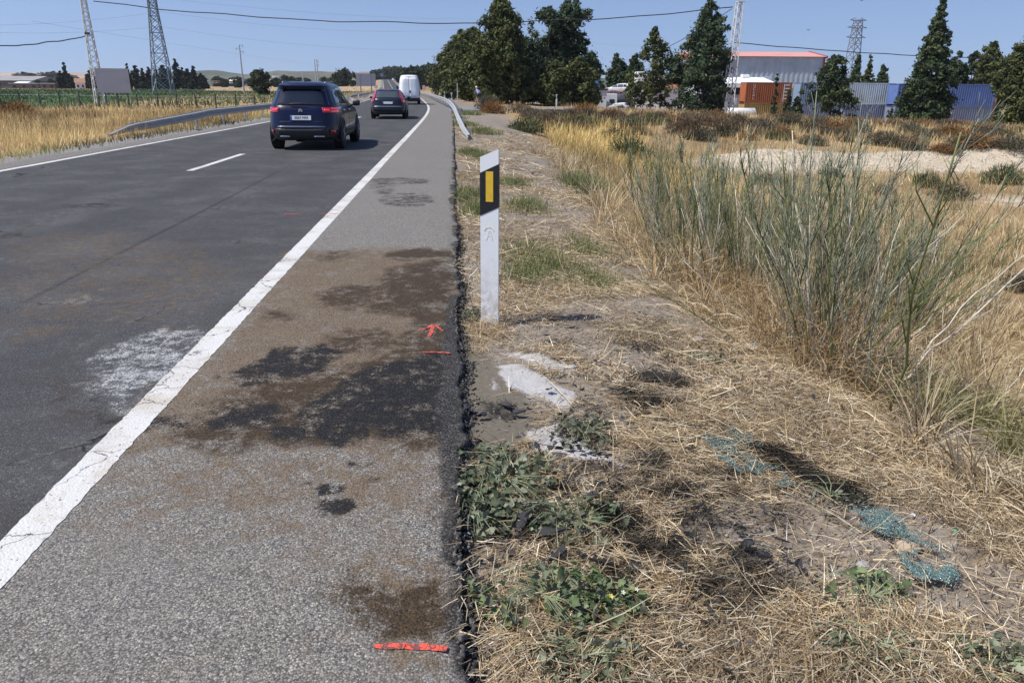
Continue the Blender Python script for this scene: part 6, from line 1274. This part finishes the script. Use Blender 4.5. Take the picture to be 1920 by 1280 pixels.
MB().box((X_(1200.5), 1.4, Z_(136)/2), (X_(1208)-X_(1195), 2.6, Z_(136)), None, .05).build('pillar', warm, wh)
mb = MB(); mb.prism([(X_(1212), -.35, Z_(168)), (X_(1212), -.35, Z_(167)), (X_(1212), 1.6, Z_(155.5)), (X_(1212), 1.6, Z_(157))], (X_(1282)-X_(1212), 0, 0)); mb.build('tiled_canopy', terra, wh)
MB().box((X_(1250), 5.2, (Z_(140)+Z_(157))/2), (X_(1290)-X_(1208), 6.6, Z_(140)-Z_(157))).build('parapet', warm, wh)
mb = MB(); mb.prism([(X_(1322), -.05, Z_(158)), (X_(1322), 8, Z_(143)), (X_(1322), 8.3, Z_(143)), (X_(1322), 8.3, Z_(158))], (X_(1462)-X_(1322), 0, 0)); mb.build('roof', M('white_roof', (.80, .80, .79), .7), wh)
MB().box((X_(1418), -.25, (Z_(156)+Z_(164))/2), (X_(1492)-X_(1344), .3, Z_(156)-Z_(164))).build('fascia', warm, wh); MB().box((X_(1485), .2, Z_(160)/2), (X_(1492)-X_(1478), .6, Z_(164))).build('pier', warm, wh)
MB().box((X_(1376), .40, (Z_(165)+Z_(177))/2), (X_(1393)-X_(1359), .3, Z_(165)-Z_(177))).build('opening', dk, wh)
for px in (1368, 1422): MB().box((X_(px), 7, Z_(140.5)), (1.1, .9, .35), None, .05).build('roof_vent', ww, wh)
mb = MB(); mb.prism([(X_(1448), 7.5, Z_(158)), (X_(1476), 7.5, Z_(158)), (X_(1476), 7.5, Z_(141)), (X_(1448), 7.5, Z_(143))], (0, 3, 0)); mb.build('side_shed', shade_grey, wh)
rail_m = M('dark_iron', (.05, .05, .055), .6); fr = P(1196, 200, 100); fg = empty('iron_fence', (fr[0], fr[1], at(1196, 100).z), rzb, 'dark iron railing fence in front of the white pillar', 'fence')
for i in range(14): MB().box((-2.2+i*.36, 0, .95), (.03, .03, 1.9)).build('bar', rail_m, fg)
for z in (.3, 1.8): MB().box((.1, 0, z), (4.9, .05, .05)).build('rail', rail_m, fg)
# white stone block / tank at the container end
p = at(1387, 92); mb = MB(); mb.tube([(-3.0, 0, .9), (-2.9, 0, 1.5), (1.5, 0, 1.5), (1.6, 0, .9)], [.6, .75, .75, .6], 14); o = mb.build('storage_tank', ww, None, True); o.location = p; tag(o, 'white horizontal tank lying in front of the warehouse', 'tank')
# hangar
A = 150; a0 = P(1296, 165, A); b0 = P(1538, 165, A); rzh = math.atan2(b0[1]-a0[1], b0[0]-a0[0]); L = math.hypot(b0[0]-a0[0], b0[1]-a0[1]); hz = at(1400, A).z
hg = empty('hangar', ((a0[0]+b0[0])/2, (a0[1]+b0[1])/2, hz), rzh, 'large pale blue-grey metal hangar with pink roof edge', 'building'); Zh = lambda py: P(1400, py, A)[2]-hz
hw = rusty('hangar_sheet', (.40, .47, .545), (.33, .40, .48), .5, .45); pink = M('hangar_pink', (.56, .27, .235), .7, var=.08, scale=.4); redm = M('hangar_red', (.30, .085, .06), .8)
corrugated(hg, L, Zh(107), hw, 1.0, .06, 'corrugated_wall', 0, 0, 0); e = corrugated(hg, 24, Zh(107), hw, 1.0, .06, 'end_wall'); e.location = (L/2-.02, 12, 0); e.rotation_euler = (0, 0, math.pi/2)
mb = MB(); mb.prism([(-L/2-.3, -.5, Zh(107)), (-L/2-.3, -.5, Zh(106.5)), (-L/2-.3, 9, Zh(94.0)), (-L/2-.3, 24.3, Zh(107))], (L+.5, 0, 0)); mb.build('roof', pink, hg); mb = MB(); mb.prism([(L/2+.21, -.6, Zh(110)), (L/2+.21, -.6, Zh(105)), (L/2+.21, 9, Zh(92.5)), (L/2+.21, 24.4, Zh(107))], (.3, 0, 0)); mb.build('gable_end', redm, hg)
MB().box((L/2+.05, -.08, Zh(107)/2), (.35, .2, Zh(108))).build('corner_trim', redm, hg)
# scrapyard
p = at(1103, 98); wl_ = empty('yard_wall', p, rzb, 'low white yard wall with dark coping under the trees', 'wall'); MB().box((0, 0, 1.5), (4.6, .25, 3.0)).build('wall', warm, wl_); MB().box((0, 0, 3.12), (4.9, .5, .24)).build('coping', M('coping_dark', (.06, .045, .05), .8), wl_)
p = at(1042, 96); wl_ = empty('yard_wall', p, rzb, 'white wall glimpsed between the trunks of the airy pair', 'wall'); MB().box((0, 0, 1.4), (7, .25, 2.8)).build('wall', warm, wl_); MB().box((0, 0, 2.92), (7.2, .5, .24)).build('coping', MATS['coping_dark'], wl_)
cols_ = [((.62, .62, .61), 1160, 100, .0, 8, 'silver scrap car with missing bonnet in the middle of the yard'), ((.70, .70, .70), 1180, 103, 1.3, 70, 'white scrap car with raised bonnet beside the white pillar'), ((.30, .31, .33), 1157, 97, 0, 95, 'dark grey scrap car in front of the silver one'), ((.10, .22, .42), 1122, 110, 3.9, 85, 'blue scrap car stacked high behind the yard wall'), ((.40, .05, .04), 1128, 108, 2.0, 80, 'red scrap car stacked below the blue one'), ((.70, .70, .69), 1112, 112, 4.3, 100, 'white scrap car on top of the stack by the trees'), ((.72, .72, .71), 1184, 108, 3.7, 60, 'white scrap van on top of the heap by the pillar'), ((.06, .06, .07), 1186, 106, 2.3, 75, 'black crushed car under the white one by the pillar'), ((.08, .08, .09), 1132, 100, .6, 92, 'black wreck at the yard gate'), ((.16, .17, .18), 1143, 101, 1.2, 40, 'dark grey wreck piled behind the yard gate'), ((.45, .45, .44), 1170, 99, 1.0, 120, 'pale grey wreck on the row before the white pillar'), ((.05, .06, .10), 1148, 106, 2.2, 110, 'navy wreck on the second layer of the heap'), ((.30, .08, .05), 1171, 108, 2.4, 85, 'dull red wreck on the heap right of the cabin'), ((.22, .23, .22), 1098, 112, 2.6, 75, 'grey wreck above the low yard wall'), ((.5, .5, .48), 1140, 95, 0., 88, 'pale wreck without wheels in the front row')]
for c_, px, A, z, r0, lb in cols_:
    p = at(px, A); estate((p.x, p.y, p.z+z), R(r0), lb, M('scrap_%d' % px, tuple(x*.8 for x in c_), .6, var=.25, scale=1.2, dirt=((.16, .11, .08), 1.6, .56)), detail=False, group='wrecks in the scrapyard', name='scrap_car').rotation_euler = (R(random.uniform(-9, 9)), R(random.uniform(-7, 7)), R(r0))
p = at(1136, 104); bx_ = empty('white_cabin', p, rzb, 'white box cabin between the scrap cars', 'cabin'); MB().box((0, 0, 1.9), (2.6, 2, 3.0), None, .05).build('body', ww, bx_); MB().box((.6, -1.02, 2.3), (.7, .06, .8)).build('window', dk, bx_); MB().box((-.5, -1.02, 1.6), (.8, .05, 1.9)).build('door', M('door_cream', (.6, .55, .4), .7), bx_)
# --- cyclist on the side road
p = at(897, 72); p.z = max(p.z, 0.)+.0
bik = empty('bicycle', p, R(35), 'bicycle ridden along the side road under the trees', 'bicycle'); bkm = M('bike_black', (.02, .02, .022), .4)
for y in (-.5, .5):
    mb = MB(); n = 24; mb.tube([(0, y+.34*math.cos(2*math.pi*k/n), .34+.34*math.sin(2*math.pi*k/n)) for k in range(n+1)], .018, 6, False); wo = mb.build('wheel', bkm, bik); mb = MB()
    for k in range(8): a = k*math.pi/4; mb.bar((0, y, .34), (0, y+.32*math.cos(a), .34+.32*math.sin(a)), .006)
    mb.build('spoke', galv, wo)
mb = MB()
for a, b_ in (((0, -.5, .34), (0, -.05, .30)), ((0, -.05, .30), (0, -.20, .86)), ((0, -.5, .34), (0, -.17, .78)), ((0, -.05, .30), (0, .36, .82)), ((0, -.17, .78), (0, .35, .88)), ((0, .5, .34), (0, .36, .92))): mb.tube([a, b_], .02, 6)
mb.build('frame', bkm, bik); MB().box((0, -.21, .90), (.13, .26, .05), None, .02).build('saddle', bkm, bik); mb = MB(); mb.tube([(-.21, .50, .94), (-.20, .42, 1.0), (.20, .42, 1.0), (.21, .50, .94)], .016, 6); mb.build('handlebar', bkm, bik)
def skin_body(name, verts, edges, radii, mat, parent=None, sub=2):
    me = bpy.data.meshes.new(name); me.from_pydata(verts, edges, []); o = link(name, me, parent, mat); md = o.modifiers.new('skin', 'SKIN'); sk = me.skin_vertices[0].data
    for i, r_ in enumerate(radii): sk[i].radius = (r_, r_)
    sk[0].use_root = True; s_ = o.modifiers.new('sub', 'SUBSURF'); s_.levels = sub; s_.render_levels = sub
    dg = bpy.context.evaluated_depsgraph_get(); bpy.context.view_layer.update(); m2_ = bpy.data.meshes.new_from_object(o.evaluated_get(bpy.context.evaluated_depsgraph_get())); o.modifiers.clear(); o.data = m2_
    m2_.polygons.foreach_set('use_smooth', np.ones(len(m2_.polygons), bool)); return o
skinm = M('skin_tone', (.45, .27, .19), .6); jers = M('jersey_blue', (.10, .24, .52), .8, var=.15, scale=6); shorts = M('shorts_black', (.012, .012, .014), .8)
per = empty('person', p, R(35), 'cyclist in blue top and black shorts bent over the handlebar', 'person')
skin_body('body', [(0, -.20, .96), (0, -.05, 1.16), (0, .14, 1.32), (0, .22, 1.40), (0, .29, 1.49), (0, .31, 1.60), (.10, -.16, .94), (.11, .16, .82), (.11, .02, .40), (.11, .12, .36), (-.10, -.16, .94), (-.11, .10, .70), (-.11, -.08, .26), (-.11, .04, .22), (.18, .16, 1.32), (.22, .28, 1.12), (.19, .43, 1.02), (-.18, .16, 1.32), (-.22, .28, 1.12), (-.19, .43, 1.02)],
          [(0, 1), (1, 2), (2, 3), (3, 4), (4, 5), (0, 6), (6, 7), (7, 8), (8, 9), (0, 10), (10, 11), (11, 12), (12, 13), (2, 14), (14, 15), (15, 16), (2, 17), (17, 18), (18, 19)],
          [.14, .15, .15, .06, .085, .075, .10, .065, .045, .04, .10, .065, .045, .04, .06, .045, .035, .06, .045, .035], skinm, per)
skin_body('jersey', [(0, -.20, .99), (0, -.05, 1.165), (0, .14, 1.325), (.18, .16, 1.32), (.215, .26, 1.16), (-.18, .16, 1.32), (-.215, .26, 1.16)], [(0, 1), (1, 2), (2, 3), (3, 4), (2, 5), (5, 6)], [.155, .168, .165, .075, .060, .075, .060], jers, per)
skin_body('shorts', [(0, -.20, .955), (.10, -.16, .94), (.11, .12, .835), (-.10, -.16, .94), (-.11, .06, .735)], [(0, 1), (1, 2), (0, 3), (3, 4)], [.155, .115, .085, .115, .085], shorts, per)
mb = MB(); mb.tube([(0, .26, 1.56), (0, .31, 1.66), (0, .36, 1.69)], [.10, .10, .05], 10); mb.build('helmet', sign_w, per, True)

# ================================================================== DEBRIS ON THE VERGE
def rock_mesh(k, sub=2, rough=.35, flat=.6):
    bm = bmesh.new(); bmesh.ops.create_icosphere(bm, subdivisions=sub, radius=1); r_ = random.Random(k)
    for v in bm.verts:
        n = vnoise(np.array([v.co.x*1.7+k*7]), np.array([v.co.y*1.7+v.co.z*2.1]), k)[0]; v.co *= 1+rough*(n-.5)*2*.8; v.co.z *= flat
    me = bpy.data.meshes.new('rock'); bm.to_mesh(me); bm.free(); return me
stone = M('stone_pinkgrey', (.36, .29, .26), .9, var=.25, scale=20, bumpd=.003); stone2 = M('stone_grey', (.33, .32, .31), .9, var=.2, scale=20, bumpd=.003); stone3 = M('stone_tan', (.40, .32, .23), .9, var=.2, scale=20, bumpd=.003)
for i, (px, py, s, m_, lb) in enumerate([(1408, 655, .045, stone2, 'pale grey stone beside the long lying stalks'), (1312, 640, .040, stone, 'purplish stone near the scorched straw'), (1293, 633, .030, stone3, 'tan pebble touching the purplish stone'), (1540, 803, .030, stone, 'pink-grey stone, left of a pair below the tall grass'), (1568, 808, .040, stone, 'pink-grey stone, right of a pair below the tall grass'), (1523, 812, .026, stone2, 'small grey stone beside the pink-grey pair'),
                                         (1702, 1028, .042, stone3, 'flat tan stone in the middle of the glass patch'), (1330, 780, .02, stone, 'reddish pebble on bare soil'), (1512, 858, .022, stone, 'small dark-pink stone at the end of the black straw'), (1620, 1065, .03, stone2, 'grey stone at the lower edge of the glass patch'), (1075, 690, .03, stone2, 'whitish stone dusted with ash')]):
    g = G(px, py); o = link('stone', rock_mesh(i+1), None, m_); o.location = (g[0], g[1], Hs(g[0], g[1])+s*.25); o.scale = (s*1.2, s, s); o.rotation_euler = (0, 0, i); o.data.polygons.foreach_set('use_smooth', np.ones(len(o.data.polygons), bool)); tag(o, lb, 'stone')
charp = M('charred_plastic', (.016, .016, .017), .38, var=.4, scale=30, bumpd=.004); chard = M('charred_dull', (.035, .034, .033), .75, var=.4, scale=30, bumpd=.004)
def shard(k, s):
    r_ = random.Random(k); bm = bmesh.new(); n = r_.randint(5, 7); ring = []
    for i in range(n): a = 2*math.pi*i/n+r_.uniform(-.3, .3); q = r_.uniform(.5, 1.1); ring.append((math.cos(a)*q, math.sin(a)*q*.6, r_.uniform(-.25, .3)))
    top = [bm.verts.new((x, y, z+.12)) for x, y, z in ring]; bot = [bm.verts.new((x*.9, y*.9, z-.05)) for x, y, z in ring]; c = bm.verts.new((0, 0, r_.uniform(.1, .4))); c2 = bm.verts.new((0, 0, -.1))
    for i in range(n): bm.faces.new((top[i], top[(i+1) % n], c)); bm.faces.new((bot[i], c2, bot[(i+1) % n])); bm.faces.new((top[i], bot[i], bot[(i+1) % n], top[(i+1) % n]))
    bmesh.ops.recalc_face_normals(bm, faces=bm.faces); me = bpy.data.meshes.new('fragment'); bm.to_mesh(me); bm.free(); return me
for i, (px, py, s, sx, lb) in enumerate([(1028, 1015, .055, 1.7, 'long curved black burnt fragment in the sooty weed'), (1045, 1060, .05, 1.4, 'black lump below the long burnt fragment'), (1132, 1075, .05, 1.5, 'black strip right of the sooty weed'), (985, 985, .045, 1.2, 'black curled piece left of the long fragment'), (915, 1003, .045, 1.0, 'glossy black square piece near the asphalt edge'), (875, 778, .04, 1.3, 'grey-black burnt ring in the mud'),
                                         (950, 770, .045, 1.3, 'blackened tangle in the grey mud'), (905, 790, .035, 1.3, 'flat dark scrap in the mud beside the ring'), (975, 785, .035, 1.5, 'curved dark scrap near the mud edge'), (1037, 855, .05, 1.3, 'dark grey angular plate below the ash'), (1228, 612, .022, 1, 'black fragment, nearer of two right of the post shadow'), (1218, 622, .018, 1, 'black fragment touching its neighbour right of the post shadow'), (1190, 597, .022, 1.3, 'dark scrap beyond the post shadow'),
                                         (1400, 1035, .045, 1, 'black fragment, upper of a trio below the straw'), (1432, 1060, .04, 1, 'black fragment, middle of a trio below the straw'), (1380, 1008, .025, 1, 'small grey-black scrap above the trio'), (1110, 945, .035, 1.1, 'black crumpled scrap above the sooty weed'), (1495, 1072, .035, 1.3, 'black scrap, last of the trio toward the glass'), (1225, 810, .025, 1, 'grey triangular scrap on the ash fringe')]):
    g = G(px, py); o = link('burnt_fragment', shard(200+i, s), None, charp if i % 3 else chard); o.location = (g[0], g[1], Hs(g[0], g[1])+s*.25+.030); o.scale = (s*sx, s, s); o.rotation_euler = (random.uniform(-.3, .3), random.uniform(-.3, .3), random.uniform(0, 6)); tag(o, lb, 'debris')
sm = [shard(300+i, 1) for i in range(6)]
for i, me in enumerate(sm): me.materials.append(charp if i % 2 else chard)
r_ = random.Random(31)
for i in range(230):
    z = r_.random(); px, py = (r_.gauss(1000, 90), r_.gauss(950, 130)) if z < .5 else ((r_.gauss(1300, 170), r_.gauss(1020, 120)) if z < .85 else (r_.gauss(1180, 90), r_.gauss(700, 60)))
    if px < 872 or not 560 < py < 1275: continue
    g = G(px, py)
    if g[0] < .05: continue
    s = r_.uniform(.008, .026); o = link('burnt_fragment', sm[i % 6]); o.location = (g[0], g[1], Hs(g[0], g[1])+.032+s*.2); o.scale = (s*r_.uniform(1, 1.7), s, s); o.rotation_euler = (r_.uniform(-.5, .5), r_.uniform(-.5, .5), r_.uniform(0, 6)); tag(o, 'small black burnt fragment scattered on the straw', 'debris', 'small burnt fragments on the verge')
def chips(name, pts, smin, smax, mat, label, cols, flat=.5, lift=.006):
    n = len(pts); s = rng.uniform(smin, smax, n)*rng.lognormal(0, .25, n); b = np.stack([pts[:, 0], pts[:, 1], pts[:, 2]+lift+s*flat*.4], 1)
    base = np.array([(1, 0, 0), (-.5, .87, 0), (-.5, -.87, 0), (.1, .05, .9), (0, 0, -.6)]); F0 = np.array([(0, 1, 3), (1, 2, 3), (2, 0, 3), (1, 0, 4), (2, 1, 4), (0, 2, 4)])
    q = base[None]*(1+rng.uniform(-.35, .35, (n, 5, 3))); a = rng.uniform(0, 6.28, n); ca, sa = np.cos(a)[:, None], np.sin(a)[:, None]; x = q[:, :, 0]*ca-q[:, :, 1]*sa; y = q[:, :, 0]*sa+q[:, :, 1]*ca
    tl = rng.normal(0, .35, (n, 1)); V = np.stack([x, y, q[:, :, 2]*flat+x*tl], 2)*s[:, None, None]+b[:, None]; F = (F0[None]+np.arange(n)[:, None, None]*5).reshape(-1, 3); C = np.repeat(palette(n, cols), 5, 0)
    o = link(name, mesh_np(name, V.reshape(-1, 3), F, col=np.clip(C, 0, 1)), None, mat); return tag(o, label, kind='stuff')
def chip_mat(name, rough, spec, coat=0.):
    m, nd, lk, b = _new(name); lk.new(attr(nd, 'Col').outputs['Color'], b.inputs['Base Color']); b.inputs['Roughness'].default_value = rough; b.inputs['Specular IOR Level'].default_value = spec; b.inputs['Coat Weight'].default_value = coat; return m
crumb_m = chip_mat('crumb', .85, .3)
# crumbled asphalt along the broken edge
n = 9000; Y = 1.2+9*rng.random(n)**1.4; U = .012+np.abs(rng.normal(0, .035, n))-.02; X = U+(fbm(Y*3.1, Y*0+2, 40, 4)-.5)*.10
chips('asphalt_crumbs', np.stack([X, Y, np.where(X < .0, -.02, H(np.maximum(X, .03), Y))], 1), .004, .013, crumb_m, 'dark asphalt crumbs along the broken pavement edge', [(.02, .019, .018), (.05, .048, .045), (.03, .028, .025), (.13, .125, .12)], .9)
# soot and gravel between the straw
def scatter(polys, n, dens):
    out = []
    for p, s in polys:
        lo, hi = p.min(0)-.05, p.max(0)+.05; k = int(n*s); X = rng.uniform(lo[0], hi[0], k); Y = rng.uniform(lo[1], hi[1], k); m = stain([(p, 1.)], X, Y, feather=.06, warp=.06, freq=8, seed=121); q = rng.random(k) < m*dens; out.append(np.stack([X[q], Y[q], H(X[q], Y[q])], 1))
    return np.concatenate(out)
chips('charred_bits', scatter(char_p, 420, .8), .003, .008, crumb_m, 'black charred bits mixed into the scorched straw', [(.012, .012, .012), (.03, .028, .026), (.02, .02, .021)], .35, .020)
n = 9000; X = rng.uniform(.06, 3.2, n); Y = 1.3+7*rng.random(n)**1.3
chips('gravel', np.stack([X, Y, H(X, Y)], 1), .002, .008, crumb_m, 'fine gravel and clods between the straw', [(.30, .25, .19), (.20, .165, .125), (.38, .34, .29), (.12, .10, .08)], .8, .004)
X = rng.uniform(11, 46, 5000); Y = 33.2+.12*(X-12)+rng.normal(0, 1.9, 5000)
chips('gravel', np.stack([X, Y, H(X, Y)], 1), .015, .045, crumb_m, 'pale clods and stones on the bare earth bank', [(.52, .45, .34), (.46, .39, .29), (.58, .51, .40), (.34, .28, .20)], .7, .0)
# shattered tempered glass, two spills
teal = chip_mat('glass_teal', .22, .5, .2)
GLC = [(.085, .17, .155), (.12, .22, .20), (.05, .10, .092), (.36, .44, .41), (.19, .26, .24), (.06, .13, .12)]
def glass(polys, n, label):
    pts = []
    for p, s in polys:
        lo, hi = p.min(0), p.max(0); k = int(n*s); X = rng.uniform(lo[0]-.05, hi[0]+.05, k); Y = rng.uniform(lo[1]-.05, hi[1]+.05, k); m = stain([(p, 1.)], X, Y, feather=.03, warp=.05, freq=9, seed=141)*smooth(.30, .5, fbm(X*14, Y*14, 143, 3)); q = rng.random(k) < m; pts.append(np.stack([X[q], Y[q], H(X[q], Y[q])], 1))
    chips('broken_glass', np.concatenate(pts), .0018, .0046, teal, label, GLC, .28, .040)
glass([(pix_poly([(1312, 832), (1350, 828), (1405, 862), (1468, 882), (1482, 908), (1420, 920), (1368, 894), (1328, 864)], -.1), 1.), (pix_poly([(1345, 815), (1390, 818), (1410, 835), (1375, 838)], -.1), .6)], 24000, 'upper spill of shattered turquoise safety glass on straw')
glass([(pix_poly([(1590, 968), (1650, 958), (1690, 975), (1665, 1010), (1620, 1000)], -.15), .8), (pix_poly([(1655, 990), (1720, 1000), (1760, 1030), (1740, 1045), (1690, 1020)], -.15), .8), (pix_poly([(1680, 1045), (1740, 1040), (1785, 1075), (1760, 1100), (1720, 1085)], -.15), 1.)], 13000, 'lower spill of shattered turquoise safety glass around the tan stone')
# litter
def litter(px, py, s, col, label, k, name='litter'):
    g = G(px, py); o = link(name, shard(400+k, 1), None, M('litter_%d' % k, col, .5, var=.2, scale=40)); o.location = (g[0], g[1], Hs(g[0], g[1])+.02); o.scale = (s*1.2, s, s*.7); o.rotation_euler = (.3, .2, k); tag(o, label, 'litter')
litter(1337, 592, .030, (.75, .75, .74), 'crumpled white paper scrap at the foot of the fennel', 1); litter(1232, 575, .028, (.50, .52, .66), 'white and violet wrapper on dry straw', 2); litter(998, 328, .045, (.10, .12, .62), 'small bright blue bit of litter in the grass', 3); litter(1258, 988, .014, (.55, .10, .32), 'tiny pink petal-like scrap on straw', 4); litter(1790, 1003, .012, (.03, .30, .16), 'tiny green glass bit in the straw', 5)
litter(1515, 858, .022, (.72, .72, .71), 'white scrap at the end of the black straw', 6); litter(1710, 972, .016, (.78, .78, .78), 'white chip right of the lower glass spill', 7); litter(880, 1008, .015, (.2, .25, .45), 'blue-grey plastic bit by the asphalt edge', 8)
# birds far off
bm_ = M('bird_dark', (.04, .04, .045), .8)
for px, py, lb in ((1516, 57, 'small dark bird gliding above the hangar'), (1616, 2, 'bird at the very top edge above the right trees')):
    p = P(px, py, 120); mb = MB(); mb.tube([(-.18, 0, 0), (0, 0, .02), (.2, 0, 0)], [.02, .06, .015], 8)
    for s in (-1, 1): mb.prism([(-.05, s*.03, .02), (.08, s*.03, .02), (.02, s*.30, .14), (-.06, s*.45, .10)], (0, 0, .012))
    o = mb.build('bird', bm_); o.location = p; o.rotation_euler = (0, 0, .4); tag(o, lb, 'bird')

# ================================================================== AIR
hz_ = MB(); hz_.box((0, 2650, 38), (6400, 6100, 104)); haze = hz_.build('haze', None)
hm_ = bpy.data.materials.new('haze'); hm_.use_nodes = True; nt = hm_.node_tree; nt.nodes.remove(nt.nodes['Principled BSDF'])
pv = nt.nodes.new('ShaderNodeVolumePrincipled'); pv.inputs['Color'].default_value = (.86, .91, 1., 1); pv.inputs['Density'].default_value = .00009; pv.inputs['Anisotropy'].default_value = .2
nt.links.new(pv.outputs[0], nt.nodes['Material Output'].inputs['Volume']); haze.data.materials.append(hm_); tag(haze, 'thin summer haze over the plain', kind='stuff')
